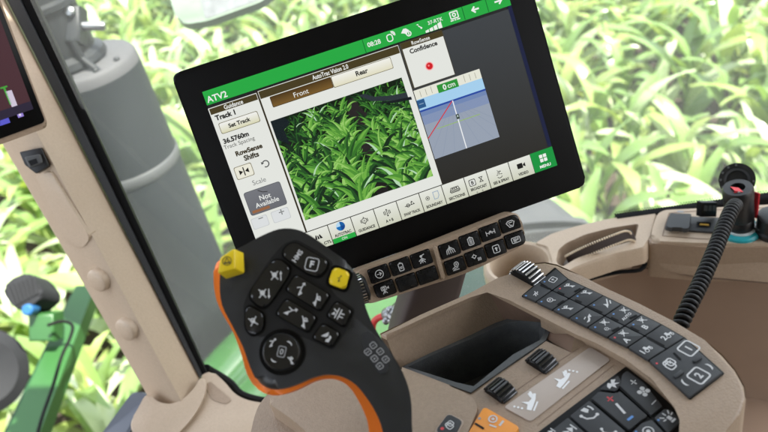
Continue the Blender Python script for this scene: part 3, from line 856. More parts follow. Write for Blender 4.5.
zt = H0 * 4 + (lay[0] + 30) * 9e-7
bar = clip([MON.loc(358, 96), MON.loc(372, 101.5), MON.loc(392, 101), MON.loc(412, 97), MON.loc(410, 92), MON.loc(390, 96), MON.loc(374, 97), MON.loc(364, 94)])
if bar:
    t.face([MON.w(a, b, zt) for a, b in bar], emit(44, 52, 58))
    t.face([MON.w(*MON.loc(372, 103.5), zt + 1e-5), MON.w(*MON.loc(392, 103.5), zt + 1e-5), MON.w(*MON.loc(412, 100), zt + 1e-5), MON.w(*MON.loc(411, 97), zt + 1e-5), MON.w(*MON.loc(392, 101), zt + 1e-5)], emit(20, 26, 30))
e = clip([MON.loc(264, 124), MON.loc(282, 116), MON.loc(290, 122), MON.loc(284, 130), MON.loc(290, 144), MON.loc(278, 140)])
t.face([MON.w(a, b, zt) for a, b in e], emit(20, 30, 34))
t.build('camera_picture', screen)

# confidence panel
t = MB()
x0, y0 = MON.loc(398.9, 44.2)
x1, y1 = MON.loc(455.7, 75.4)
fr = .0006
t.face([MON.w(x0, y0, H0 * 3), MON.w(x0, y1, H0 * 3), MON.w(x1, y1, H0 * 3), MON.w(x1, y0, H0 * 3)], emit(70, 64, 48))
t.face([MON.w(x0 + fr * 2, y0 - 6.4 * T1, H0 * 4), MON.w(x0 + fr * 2, y1 + fr, H0 * 4), MON.w(x1 - fr, y1 + fr, H0 * 4), MON.w(x1 - fr, y0 - 6.4 * T1, H0 * 4)], PAPER)
t.face([MON.w(x0 + fr * 2, y0 - fr, H0 * 4), MON.w(x0 + fr * 2, y0 - 6.4 * T1, H0 * 4), MON.w(x1 - fr, y0 - 6.4 * T1, H0 * 4), MON.w(x1 - fr, y0 - fr, H0 * 4)], BRN)
write(t, MON, W_, 'RowSense', (x0 + x1) / 2 - .001, y0 - 3.4 * T1, w=19 * T1, hgt=3.8 * T1, h=H0 * 5, bold=.015, local=True)
write(t, MON, INK, 'Confidence', 423.2, 47.8, w=29 * T1, h=H0 * 5, bold=.035)
c = MON.loc(429.3, 66.7)
for rr_, m, k in ((4.6, emit(240, 206, 204), 5), (3.9, emit(238, 140, 140), 6), (3.2, emit(206, 28, 36), 7), (1.0, emit(240, 130, 130), 8)):
    t.face([MON.w(a, b, H0 * k) for a, b in circ(c[0] - (.0006 if rr_ < 2 else 0), c[1] + (.0006 if rr_ < 2 else 0), rr_ * T1, 18)], m)
t.build('confidence_panel', screen)

# lane view
t = MB()
x0, y0 = MON.loc(413.6, 91.4)
x1, y1 = MON.loc(500, 137.2)
hor = (MON.loc(419.8, 112)[1] + MON.loc(485.4, 90.8)[1]) / 2
rul = y0 - 9.6 * T1


def q4(m, xa, ya, xb, yb, k):
    t.face([MON.w(xa, ya, H0 * k), MON.w(xa, yb, H0 * k), MON.w(xb, yb, H0 * k), MON.w(xb, ya, H0 * k)], m)


q4(emit(150, 160, 176), x0, y0, x1, y1, 3)
q4(emit(228, 228, 214), x0, y0, x1, rul, 4)
q4(emit(164, 206, 236), x0, rul, x1, hor, 4)
q4(emit(40, 72, 160), x0, hor + 1.1 * T1, x1, hor - .7 * T1, 5)
q4(emit(112, 134, 178), x0, hor - .7 * T1, x1, hor - 5 * T1, 3.6)
q4(emit(130, 146, 180), x0, hor - 5 * T1, x1, hor - 14 * T1, 3.5)
for i in range(1, 12):
    xx = x0 + (x1 - x0) * i / 12
    if not .3 < i / 12 < .7:
        q4(emit(150, 148, 132), xx - .25 * T1, y0 - (2 if i % 3 else 1) * T1, xx + .25 * T1, rul + 1.5 * T1, 5)
ga, gb = MON.loc(436.5, 86)
gc, gd = MON.loc(459.2, 87)
q4(emit(46, 146, 54), ga, gb, gc, gd, 6)
write(t, MON, W_, '0', (ga + gc) / 2 - 3.6 * T1, (gb + gd) / 2, hgt=5.6 * T1, h=H0 * 7, bold=.03, local=True)
write(t, MON, W_, 'cm', (ga + gc) / 2 + 3.6 * T1, (gb + gd) / 2 - .6 * T1, hgt=3.4 * T1, h=H0 * 7, bold=.01, local=True)
ba, bb = MON.loc(421.6, 104.2)
q4(emit(44, 88, 136), ba - 4 * T1, bb + 4.2 * T1, ba + 4 * T1, bb - 4.2 * T1, 6)
q4(emit(120, 150, 180), ba - 2.4 * T1, bb + .5 * T1, ba + 2.4 * T1, bb - .5 * T1, 7)
vp = MON.loc(452.3, 101)
for dx in (-58, -40, -26, -13, 14, 30, 46, 60):
    p, q = vp, (vp[0] + dx * T1, y1 + .0004)
    p = (vp[0] + dx * T1 * .1, vp[1] + (y1 - vp[1]) * .1)
    if q[0] < x0 + .0005:
        k = (x0 + .0005 - p[0]) / (q[0] - p[0])
        q = (x0 + .0005, p[1] + (q[1] - p[1]) * k)
    if q[0] > x1 - .0005:
        k = (x1 - .0005 - p[0]) / (q[0] - p[0])
        q = (x1 - .0005, p[1] + (q[1] - p[1]) * k)
    ribbon(t, MON, emit(136, 148, 168), [p, q], .35 * T1, H0 * 5)
lineat(t, emit(205, 48, 56), (452, 101.8), (428.6, 138.8), 1.0 * T1, H0 * 6)
lineat(t, emit(150, 190, 70), (437.5, 129), (480, 114.6), .6 * T1, H0 * 6)
lineat(t, emit(236, 238, 240), (452.6, 101), (467, 148.4), 1.0 * T1, H0 * 7)
g0 = MON.loc(457.8, 116.8)
q4(emit(52, 66, 58), g0[0] - 1.6 * T1, g0[1] + 2.4 * T1, g0[0] + 1.6 * T1, g0[1] - 2.6 * T1, 8)
q4(emit(180, 196, 190), g0[0] - .7 * T1, g0[1] + 1.4 * T1, g0[0] + .7 * T1, g0[1] - .6 * T1, 9)
t.build('lane_view', screen)

# shortcut bar, one key for each function
sa0, sb0 = MON.loc(530, 154.4)
sa1, sb1 = MON.loc(557.5, 165.3)
cellw = (sa1 - sa0)
stp = (MON.loc(530, 154.4)[0] - MON.loc(328.5, 224.6)[0]) / 9.0
topb = MON.loc(441.7, 185)[1]
hb_ = topb - sb1
keys = [('CTL', 'road'), ('AUTOTRAC', None), ('GUIDANCE', 'guide'), ('A + B', 'abline'), ('SWAP TRACK', 'swap'), ('BOUNDARY', None),
        ('SECTIONS', 'sections'), ('BROADCAST', None), ('SEE & SPRAY', 'sprout'), ('VIDEO', 'video'), ('MENU', 'tiles')]
for i, (wd_, g) in enumerate(keys):
    t = MB()
    xa = sa0 + (i - 10) * stp
    xb = xa + stp if i < 10 else SA1
    ya, yb = topb, sb1
    e = .00035
    xm = (xa + xb) / 2
    ym = yb + (ya - yb) * .60
    t.face([MON.w(xa, ya, H0 * 3), MON.w(xa, yb, H0 * 3), MON.w(xb, yb, H0 * 3), MON.w(xb, ya, H0 * 3)], emit(52, 50, 40))
    face = G_BAR2 if i == 10 else gradv((204, 206, 186), (228, 230, 222), yb, ya)
    if i == 10:
        e = 0
    t.face([MON.w(xa + e, ya - e, H0 * 4), MON.w(xa + e, yb, H0 * 4), MON.w(xb - e, yb, H0 * 4), MON.w(xb - e, ya - e, H0 * 4)], face)
    ik = W_ if i == 10 else INK
    ty = yb + (ya - yb) * .2
    s_ = 4.3 * T1
    if i == 1:
        ty = yb + (ya - yb) * .36
        ym = yb + (ya - yb) * .73
        t.face([MON.w(xa + .0004, yb + (ya - yb) * .24, H0 * 5), MON.w(xa + .0004, yb, H0 * 5), MON.w(xb - .0004, yb, H0 * 5), MON.w(xb - .0004, yb + (ya - yb) * .24, H0 * 5)], G_BAR)
        write(t, MON, W_, 'ON', xm, yb + (ya - yb) * .12, hgt=2.6 * T1, h=H0 * 6, local=True)
        for a_, m_ in ((0, emit(24, 92, 160)), (1, emit(180, 214, 236)), (2, emit(24, 110, 180)), (3, emit(20, 70, 140))):
            arc = [(xm, ym)] + circ(xm, ym, 4.6 * T1, 6, a_ * pi / 2, a_ * pi / 2 + pi / 2)
            t.face([MON.w(a, b, H0 * 5) for a, b in arc], m_)
    elif wd_ == 'BOUNDARY':
        glyph(t, MON, INK, 'target', xm - 5 * T1, ym, 2.4 * T1, h=H0 * 5, local=True)
        glyph(t, MON, emit(150, 170, 190), 'bound', xm + 4 * T1, ym + .5 * T1, 4.6 * T1, h=H0 * 5, wd=.16, local=True)
    elif wd_ == 'BROADCAST':
        t.face([MON.w(a, b, H0 * 4.5) for a, b in [(xm - 5 * T1 + p[0] * 3.6 * T1, ym + p[1] * 3.6 * T1) for p in rr(-1, -1, 1, 1, .4)]], INK)
        t.face([MON.w(a, b, H0 * 5) for a, b in [(xm - 5 * T1 + p[0] * 2.9 * T1, ym + p[1] * 2.9 * T1) for p in rr(-1, -1, 1, 1, .4)]], PAPER)
        write(t, MON, INK, 'B', xm - 5 * T1, ym, hgt=3.8 * T1, h=H0 * 6, bold=.03, local=True)
        glyph(t, MON, INK, 'hour', xm + 4.6 * T1, ym + .6 * T1, 3 * T1, h=H0 * 5, local=True)
        for q in (-3, 3):
            t.face([MON.w(a, b, H0 * 5) for a, b in circ(xm + q * T1, yb + (ya - yb) * .06, .9 * T1, 8)], emit(150, 152, 140))
    else:
        glyph(t, MON, ik, g, xm, ym + (.6 * T1 if g == 'sprout' else 0), s_ * (1.12 if g in ('video', 'tiles') else .95 if g != 'sprout' else .9), h=H0 * 5, wd=.17, local=True)
    tw = {'CTL': 8, 'A + B': 8, 'MENU': 12, 'VIDEO': 11}.get(wd_, 17.5)
    if i != 0:
        write(t, MON, ik, wd_, xm, ty if wd_ != 'BROADCAST' else yb + (ya - yb) * .27, w=tw * T1, hgt=3.1 * T1, h=H0 * 6, bold=.035, local=True)
    else:
        write(t, MON, ik, wd_, xb - 5 * T1, ty, w=tw * T1, hgt=3.1 * T1, h=H0 * 6, bold=.035, local=True)
    t.build('shortcut_key', screen)

# --- tan button bar under the monitor
BP = Plane(pd(440, 258, 0.662), mh, (_mn + UP * .10).normalized())
b = MB()
o_ = [BP.at(351, 273), BP.at(400, 256.3), BP.at(519, 209.5), BP.at(527, 243.5), BP.at(470, 272.5), BP.at(362, 306.5)]
rim = rnd(o_, [.008, .02, .011, .009, .02, .01], 6)
b.prism(rim, BP.n, 0.022, TAN, 0.0022, 4)
c_ = sum(rim, Vector()) / len(rim)
# raised ridge between the two groups
r0, r1 = BP.at(434.6, 246.5, .0001), BP.at(443.2, 278.6, .0001)
d_ = (r1 - r0).normalized()
s_ = BP.n.cross(d_)
b.prism(rnd([r0 - s_ * .0018 + BP.n * .0022, r0 + s_ * .0018 + BP.n * .0022, r1 + s_ * .0018 + BP.n * .0022, r1 - s_ * .0018 + BP.n * .0022], .0015), BP.n, .004, TAN, .0012)
bar_o = b.build('button_bar', mon)
bl = [(379, 273.6, 'arrowc'), (400.4, 266.2, 'battery'), (421.3, 258.8, 'spray'), (449.4, 249.4, 'roots'), (469.8, 240.6, 'clip'), (489.6, 232.2, 'boom'), (509.6, 223.6, 'gem'),
      (384.8, 289, 'camera'), (406.7, 282.2, None), (427.2, 275.2, None), (455, 265.6, 'beacon'), (475.4, 257.2, 'gear'), (495.4, 248.6, 'upbox'), (515, 239.6, 'card')]
for x, y, g in bl:
    t = MB()
    a, b_ = BP.loc(x, y)
    w_, h_ = 9.6 * PXM, 6.7 * PXM
    pts = [BP.w(a - w_, b_ + h_, .0026), BP.w(a - w_ * 1.02, b_ - h_, .0026), BP.w(a + w_, b_ - h_, .0026), BP.w(a + w_, b_ + h_, .0026)]
    rs = .0013
    if g == 'gem':
        rs = [.0013, .0013, .0013, .005]
    if g == 'card':
        rs = [.0013, .0013, .005, .0013]
    if g == 'camera':
        rs = [.0013, .005, .0013, .0013]
    t.prism(rnd(pts, rs, 4), BP.n, .004, BKEY, .0009, 3)
    hole = [BP.w(a - w_ - .0007, b_ + h_ + .0007, .0003), BP.w(a - w_ - .0007, b_ - h_ - .0007, .0003), BP.w(a + w_ + .0007, b_ - h_ - .0007, .0003), BP.w(a + w_ + .0007, b_ + h_ + .0007, .0003)]
    t.face(rnd(hole, [r + .0006 for r in (rs if isinstance(rs, list) else [rs] * 4)], 4), BLACKG)
    if g:
        glyph(t, BP, WHITE, g, a, b_, 4.4 * PXM, h=.0028, wd=.18, local=True)
    t.build('button', bar_o)
# scroll knob at the bar's left end
t = MB()
kc = pd(360, 289, .642)
prof = []
ax = (BP.u * .9 + BP.n * .35).normalized()
t.lathe(kc - BP.u * .009, BP.u, [(.0075, 0), (.0115, .002), (.0125, .008), (.0115, .014), (.0075, .016)], BLACK, 32)
e1 = BP.u.orthogonal().normalized()
e2 = BP.u.cross(e1)
for i in range(30):
    a = 2 * pi * i / 30
    dr = e1 * cos(a) + e2 * sin(a)
    tg = BP.u.cross(dr)
    t.box(kc - BP.u * .001 + dr * .0125, BP.u * .0045, tg * .0006, dr * .0007, CHROME)
t.build('scroll_knob', mon)
# mounting arm, dark brown, going down behind the console
t = MB()
apts = [MON.at(432, 262, -.03), MON.at(478, 247, -.03)]
ac = (apts[0] + apts[1]) / 2
top_ = pd(442, 250, .70)
bot_ = pd(405, 372, .80)
rows = []
for k in range(7):
    f = k / 6
    p = top_.lerp(bot_, f)
    wx = .026 + .004 * sin(f * 3)
    sx, sy = mh, mh.cross(UP).normalized()
    rows.append([p + q for q in rnd([sx * wx + sy * .016, -sx * wx + sy * .016, -sx * wx - sy * .016, sx * wx - sy * .016], .008, 3)])
t.grid(rows, ARMB, True, True)
t.build('mounting_arm', mon)
mount = MB()
mount.box(MON.w(.03, -.075, -.05), MON.u * .05, MON.v * .05, MON.n * .02, ARMB, .006)
mount.build('rear_bracket', mon)

# ================================================================== JOYSTICK
jc = ray(300, 310).normalized()
jn = (-jc + UP * .22 + RGT * -.05).normalized()
JP = Plane(pd(300, 310, .485), CR * cos(radians(-12)) + CU * sin(radians(-12)), jn)
PXJ = .485 / FPX
joy = thing('joystick', 'charcoal multi-button joystick with orange rim and two yellow buttons in front of the monitor', 'joystick', pz(395, 440, -.46))
body_px = [(222, 262), (219.6, 284), (222, 305), (232, 325), (243, 347), (250, 367), (258, 382), (270, 389), (284, 388.5), (298, 384), (313, 377.5), (328, 374.5), (343, 377), (356, 385), (366, 397), (376, 413), (383, 432), (390, 470),
           (418, 470), (412.5, 434), (411.5, 405), (408, 386), (400, 367), (387.5, 347), (375, 328.5), (366, 308), (360.5, 285), (351, 266), (333, 251.5), (311, 236), (296, 229.3), (279, 229), (260, 236.5), (243, 246), (230, 252)]
pts = spline([JP.at(x, y) for x, y in body_px], 3)
t = MB()
t.prism(pts, JP.n, .036, JOY, .0105, 7)
t.build('body', joy, ang=50)
rim_px = [(215.5, 262), (213.5, 276), (215.2, 295), (221, 311), (233, 332), (241.5, 355), (247, 374), (257, 389), (271, 395.3), (285, 393.6), (299, 388.6), (314, 381.2), (328, 378.4), (340, 380.6), (350, 388), (358, 400), (366, 417), (369, 432), (372, 470),
          (404, 470), (402, 436), (398, 409), (390, 389), (377, 368), (364, 348), (355, 328), (351, 306), (347, 284), (340, 268), (325, 256), (305, 243), (290, 238), (272, 239), (254, 245), (238, 252), (226, 256)]
JP2 = JP.up(-.012)
t = MB()
t.prism(spline([JP2.at(x, y) for x, y in rim_px], 3), JP.n, .016, ORANGE, .004, 4)
t.build('rim', joy, ang=50)


def ppx(pts, P=JP, h=0.0):
    return [P.at(x, y, h) for x, y in pts]


def grow(pts, d):
    c = sum(pts, Vector()) / len(pts)
    return [p + (p - c).normalized() * d for p in pts]


def jkey(px_, glyphs, name='button', m=JKEY, r=.0018, hgt=.0034, bev=.0014, well=.0016):
    t = MB()
    base = ppx(px_, JP)
    t.face(rnd(grow(base, well), r * 1.4, 4), BLACKG) if False else None
    wl = rnd([p + JP.n * .0004 for p in grow(base, well)], r * 1.5, 4)
    t.prism(wl, JP.n, .001, BLACKG)
    t.prism(rnd([p + JP.n * hgt for p in base], r, 4), JP.n, hgt - .0002, m, bev * 1.25, 4)
    for g in glyphs:
        kind, x, y, s, rot = g[:5]
        mm = g[5] if len(g) > 5 else WHITE
        a, b_ = JP.up(hgt).loc(x, y)
        if kind.startswith('txt:'):
            write(t, JP, mm, kind[4:], a, b_, hgt=s * PXJ, rot=radians(rot), h=hgt + .0001, bold=.02, local=True)
        else:
            glyph(t, JP, mm, kind, a, b_, s * .92 * PXJ, radians(rot), hgt + .0001, .17, local=True)
    return t.build(name, joy, ang=45)


# sunk dark field behind the buttons
t = MB()
fld = [(270, 259), (283, 244), (296, 239), (318, 251), (334, 263), (326, 281), (336, 296), (356, 310), (347, 330), (333, 351), (310, 340), (300, 336), (272, 333), (262, 338), (246, 332), (243, 306), (249, 291)]
t.prism(rnd(ppx(fld, JP, .0003), .003, 4), JP.n, .001, mat('button_well', (0.005, 0.005, 0.0052), .5))
t.build('button_well', joy)
jkey([(283, 256), (285.5, 248.5), (291, 244.5), (297, 244), (328, 262), (326, 270), (318.5, 277.5), (308, 274), (296, 265.5)], [('txt:HMS', 297.5, 256, 5.2, 68), ('c_f', 0, 0, 0, 0)][:1])
t = MB()
fx, fy = JP.up(.0034).loc(312, 264.3)
ribbon(t, JP, WHITE, [(fx + (p[0] * cos(.0) - p[1] * sin(.0)) * 6.4 * PXJ, fy + p[1] * 6.4 * PXJ) for p in rr(-1, -1, 1, 1, .4)], .8 * PXJ, .0036, True)
write(t, JP, WHITE, 'F', fx, fy, hgt=7 * PXJ, h=.0036, bold=.04, local=True)
t.build('function_mark', joy)
jkey([(273, 261), (281, 261), (290.5, 268.5), (289, 276), (272, 301.5), (266, 308), (259, 306), (250.5, 297.5), (252.5, 289.5)], [('knotup', 276.3, 276, 6.6, 15), ('knotdown', 264.3, 294, 6.6, 15)])
jkey([(246, 310), (250, 306.5), (264, 314.5), (263.4, 331), (252, 335.6), (246, 327.5)], [('knot', 254.6, 321.5, 6.0, 30)], r=.0024)
jkey([(296.5, 275.3), (329.8, 295.5), (319.3, 311), (286.4, 290.5)], [('hook', 301.3, 289.5, 6.2, 30), ('lowerhook', 316, 299.6, 6.2, -40)])
jkey([(287, 299.3), (316.8, 317.6), (308, 332.6), (276.6, 314.8)], [('hook', 290.3, 311.5, 6.2, -20), ('lowerhook', 303.3, 322, 6.2, -20)])
jkey([(336.7, 302), (352, 311.7), (344, 327), (327.2, 316)], [('rows', 338, 314, 7, -15)])
jkey([(323.3, 324.2), (339.8, 334), (331.6, 347), (313, 338)], [('plane', 326.6, 337, 6.4, -20)])
jkey([(334.2, 267.4), (350.2, 273.2), (345.4, 290.2), (328.2, 283.8)], [('hook', 339.5, 279, 3.4, 30, DARKY)], 'yellow_button', YELLOW, .0028, .004, .0016, .0028)
# round dial
t = MB()
dc = JP.at(281.7, 351.7)
t.lathe(dc, JP.n, [(.0138, .0003), (.0138, .0006), (.0118, .0008), (.0118, .0026), (.0108, .0036), (.0075, .0032), (.003, .003), (.0001, .003)], JKEY, 40)
a, b_ = JP.up(.0034).loc(281.7, 351.7)
ribbon(t, JP, BLACKG, circ(a, b_, .0131, 36), .0024, .0009, True)
hh = .0039
ribbon(t, JP, GREYP, [(a + p[0] * .0023, b_ + p[1] * .0032) for p in rr(-1, -1, 1, 1, .4)], .0006, hh, True)
write(t, JP, WHITE, '0', a, b_, hgt=.0034, h=hh, local=True)
for g, dx, dy, s_, ro in (('hook', -.0068, .004, .0026, 20), ('crescent', .0035, .0058, .0024, 60), ('crescent', -.0035, -.006, .0024, 250), ('lowerhook', .0066, -.0042, .0026, 10)):
    glyph(t, JP, WHITE, g, a + dx, b_ + dy, s_, radians(ro), hh, .24, local=True)
t.build('dial', joy, ang=45)
# marked pad on the grip with the little key map
t = MB()
pad = [(364.5, 331.5), (371, 331), (389.5, 363), (388.5, 371), (382, 375), (377, 372), (362, 345), (361.5, 336)]
t.prism(rnd(ppx(pad, JP, .0006), .003, 5), JP.n, .001, mat('grip_pad', (0.022, 0.0225, 0.0235), .5), .0004)
for x, y, l in ((373.2, 345.4, '1'), (380.2, 351.6, '3'), (385.6, 359.4, '5'), (367.8, 352, '2'), (374.4, 358.6, '4'), (379.8, 366, '6')):
    a, b_ = JP.loc(x, y)
    ribbon(t, JP, WHITE, [(a + (p[0] * cos(-.7) - p[1] * sin(-.7)) * 2.9 * PXJ, b_ + (p[0] * sin(-.7) + p[1] * cos(-.7)) * 2.7 * PXJ) for p in rr(-1, -1, 1, 1, .45)], .5 * PXJ, .0009, True)
    write(t, JP, WHITE, l, a, b_, hgt=2.6 * PXJ, rot=-.7, h=.0009, local=True)
t.build('key_map_pad', joy)
# yellow block switch at the top left corner
t = MB()
bmx = bmesh.new()
for x, y, hh_ in ((220, 257.5, .016), (234, 248, .016), (235, 268.5, .016), (217.5, 273, .016), (230, 262, .0), (244, 252.5, .004), (245, 273.5, .004), (226, 279.5, .004)):
    bmx.verts.new(JP.at(x, y, hh_))
bmesh.ops.convex_hull(bmx, input=list(bmx.verts))
bmesh.ops.dissolve_limit(bmx, angle_limit=radians(8), verts=list(bmx.verts), edges=list(bmx.edges))
bmesh.ops.bevel(bmx, geom=list(bmx.edges), offset=.0009, segments=3, profile=.5, affect='EDGES')
t.bm(bmx, YELLOW)
a, b_ = JP.up(.016).loc(227, 261)
glyph(t, JP, DARKY, 'alert', a, b_, 5 * PXJ, radians(20), .0162, .14, local=True)
t.build('yellow_switch', joy, ang=30)
t = MB()
t.face([JP.at(333, 256, .0002), JP.at(339.5, 260.2, .0002), JP.at(341, 258.6, .0002), JP.at(334.5, 254.6, .0002)], METAL)
# lever foot that carries the grip into the console
t = MB()
f0, f1 = JP.at(399, 455, -.017), pz(408, 520, -.47)
t.tube([f0, f0.lerp(f1, .5), f1, f1 - UP * .05], [.014, .015, .018, .022], JOY, 16)
t.build('lever_foot', joy)

# ================================================================== ARMREST CONSOLE
ZT, ZD = -.420, -.430
RP = Plane(pz(600, 330, ZT), RGT, UP)
DP = Plane(pz(560, 380, ZD), RGT, UP)
con = thing('armrest_console', 'tan armrest console with black keypads, storage bin and thumb wheels', 'console', pz(560, 380, -.75))


def zz(lst, z):
    return [pz(x, y, z) for x, y in lst]


b = MB()
# front deck with the opening for the bin
deck_px = [(402, 367), (452.6, 386), (470.7, 393), (500, 373), (530, 353), (546, 341), (571, 352.5), (590, 343), (612, 349), (640, 366), (664, 383), (684, 404), (694, 425), (690, 470), (560, 500), (400, 480), (396, 430)]
b.face(zz(deck_px, ZD), TAN)
# raised rim: back wall, far deck and the rail that carries the shortcut strip
out_ = [(380, 333.5), (420, 315), (470, 293), (500, 279.5), (514, 270.5), (530, 263.5), (545, 262), (557, 264.5), (580, 275), (606.7, 288.5), (640, 304), (673, 321), (704.6, 340), (722, 354), (735, 369), (744, 385), (746, 398), (741, 412), (728, 428), (700, 462)]
in_ = [(672, 455), (684, 432), (684.5, 420), (679, 407), (668, 393), (652, 379), (625, 359), (596, 343), (575, 334), (540, 316), (508, 299.5), (487.6, 289.4), (470, 297.5), (430, 315), (402, 328), (386, 336.5)]
b.prism(zz(out_ + in_, ZT), UP, .0040, TAN, .0034, 4)
so_ = zz(out_, ZT - .0038)
b.grid([so_, [p - UP * .33 for p in so_]], TAN)
si_ = zz(in_[:10], ZT - .0038)
b.grid([si_, [p - UP * .012 for p in si_]], TAN)
# the walls of the bin recess
zb = -.462
A_, B_ = pz(386, 336.5, ZT - .0036), pz(487.6, 289.4, ZT - .0036)
a_, b2 = pz(398, 370, -.455), pz(503.6, 319, -.452)
C_ = pz(575, 334, ZT - .0036)
r1_, r2_, r3_, r4_ = pz(549, 323, -.448), pz(546.5, 339, -.436), pz(571, 352.5, ZD), pz(590, 343, ZD)
zi_ = zz(in_[:10:-1][::-1], ZT - .0036)      # B .. A along the rim
b.grid([zi_, [b2.lerp(a_, k / (len(zi_) - 1)) for k in range(len(zi_))]], TAN)
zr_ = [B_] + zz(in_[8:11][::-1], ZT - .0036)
b.grid([zr_, [b2.lerp(r1_, k / 3) for k in range(4)]], TAN_D)  # right wall takes the shaded tan, its shade is painted
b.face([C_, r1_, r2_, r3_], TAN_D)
b.face([C_, r3_, r4_], TAN)
# raised block at the near left with the lock button
blk = [(398, 368), (452, 387), (468, 394), (476, 401), (477.5, 410), (466, 436), (455, 480), (395, 480), (392, 420)]
b.prism(rnd(zz(blk, ZD + .0035), [.002, .002, .008, .012, .012, .01, .01, .01, .01], 5), UP, .02, TAN_L if False else TAN, .002, 4)
# pod in front of the lever
pod = [(267, 402), (272, 394), (284, 384), (302, 374), (345, 352), (376, 340), (386, 352), (396, 369), (400, 470), (345, 462), (316, 440), (293, 420)]
b.prism(rnd(zz(pod, -.445), .010, 5), UP, .03, TAN, .004, 4)
pod2 = [(252, 425), (258, 405), (272, 389), (300, 370), (340, 350), (376, 336), (395, 470), (260, 490), (248, 450)]
b.prism(rnd(zz(pod2, -.462), .014, 5), UP, .3, TAN, .010, 5)
# groove lines on the deck beside the keypad
for y0_, off in ((0, 0), (1, 4.5)):
    pass
body = b.build('body', con, ang=40)

# black bin
rim_px3 = [(402, 367, -.452), (430, 353, -.453), (470, 334.5, -.453), (495, 323, -.452), (510, 318, -.451), (530, 316.5, -.45), (545, 319.5, -.449), (551, 323, -.447), (550, 331, -.441), (545.5, 340.5, -.4295), (518, 359, -.4285), (495, 375, -.4285), (470.7, 392.5, -.4285), (452.6, 386, -.4285)]
O = [pz(x, y, z) for x, y, z in rim_px3]
cen = sum(O, Vector()) / len(O)
I, D1, Fl = [], [], []
for k, p in enumerate(O):
    d = (cen - p)
    d.z = 0
    dl = d.length
    wf = .0045 if k not in (10, 11, 12) else .0065
    q = p + d.normalized() * wf - UP * .0006
    I.append(q)
    D1.append(q + d.normalized() * .003 - UP * .006)
    fl = cen + (q - cen) * .90
    fl.z = EYE.z - .497
    Fl.append(fl)
t = MB()
t.grid([O, I], LINERG, True)
t.grid([I, D1, Fl], LINER, True)
t.face(Fl, LINER)
t.grid([[p - UP * .02 for p in O], O], LINERG, True)
t.build('storage_bin', con, ang=30)

# label plate
t = MB()
lp = [DP.at(503.8, 407, .0009), DP.at(590, 347, .0009), DP.at(610.5, 359.5, .0009), DP.at(530.5, 421.5, .0009)]
t.prism(rnd(lp, .0022, 4), UP, .0012, PLATE, .0003, 2)
for g, x, y, s_, ro in (('excav', 531.5, 402.5, .0085, 24), ('dots', 519, 408.5, .0045, -55), ('excav', 563.5, 380.8, .0085, 6), ('dots', 574, 372.2, .0045, -55)):
    glyph(t, DP, BRIGHTW, g, x, y, s_, radians(ro), .0011, .2)
t.build('label_plate', con)
# fine groove beside the plate
t = MB()
ribbon(t, DP, TAN_D, [DP.loc(538, 425), DP.loc(562, 406), DP.loc(614, 365)], .0004, .0002)
ribbon(t, DP, TAN_D, [DP.loc(497, 404), DP.loc(540, 374), DP.loc(586, 343.5)], .0004, .0002)
t.build('panel_groove', con)


def wheel(cx_, cy_, z, rad, wid, chrome=False, n=22, sunk=.45):
    t = MB()
    c = pz(cx_, cy_, z) - UP * rad * sunk
    ax_ = RGT
    m = CHROME if chrome else JKEY
    t.lathe(c - ax_ * wid / 2, ax_, [(rad * .82, 0), (rad * .93, wid * .1), (rad * .95, wid * .5), (rad * .93, wid * .9), (rad * .82, wid)], BLACKG, 40)
    for i in range(n):
        a = 2 * pi * i / n
        dr = FWD * cos(a) + UP * sin(a)
        tg = ax_.cross(dr)
        if dr.z < -.1:
            continue
        t.box(c + dr * rad * .96, ax_ * wid * .46, tg * rad * (.052 if chrome else .075), dr * rad * .05, m, rad * .03)
    return t


for x, y in ((500.5, 388.5), (541.7, 359.5)):
    t = wheel(x, y + 3, ZD, .0118, .015, n=22, sunk=.42)
    well = [DP.at(x - 16, y - 1, .0003), DP.at(x - 1, y - 9, .0003), DP.at(x + 16, y + 2, .0003), DP.at(x + 1, y + 12, .0003)]
    t.face(rnd(well, .002, 3), BLACKG)
    t.build('thumb_wheel', con, ang=25)
t = wheel(527.5, 275.5, ZT, .0155, .0145, True, 26, .38)
t.build('ribbed_scroll_wheel', con, ang=25)

# orange button and lock button
t = MB()
q = [DP.at(484, 406.5, .0032), DP.at(519.5, 427, .0032), DP.at(503, 450, .0032), DP.at(466, 437, .0032)]
t.prism(rnd(q, .0022, 4), UP, .004, ORB, .0008, 3)
glyph(t, DP, WHITE, 'target', 493.5, 422.3, .0035, 0, .0036, .3)
ribbon(t, DP, WHITE, [DP.loc(500, 429), DP.loc(504, 424)], .0016, .0035)
ribbon(t, DP, WHITE, [DP.loc(490, 428), DP.loc(497, 430.5)], .0012, .0035)
ribbon(t, DP, BLACKG, [DP.loc(475.5, 426.5), DP.loc(484.5, 432)], .0016, .0035)
t.face([DP.w(a, b_, .0035) for a, b_ in circ(*DP.loc(480, 421.6), .0011, 10)], GREYP)
t.build('orange_button', con)
t = MB()
LP = DP.up(.0035)
q = [LP.at(448.5, 414.3, .0006), LP.at(462.5, 421.5, .0006), LP.at(452, 442, .0006), LP.at(436, 431, .0006)]
t.prism(rnd(grow([p - UP * .0002 for p in q], .0016), .003, 4), UP, .001, mat('button_surround', (0.40, .31, .24), .4), .0002)
t.prism(rnd([p + UP * .0008 for p in q], .0024, 4), UP, .002, GKEY, .0005, 3)
glyph(t, LP, WHITE, 'lock2', 449.7, 426.2, .0038, 0, .0016, .2)
t.face([LP.w(a, b_, .0016) for a, b_ in circ(*LP.loc(442.6, 430), .0013, 10)], RED)
t.build('lock_button', con)

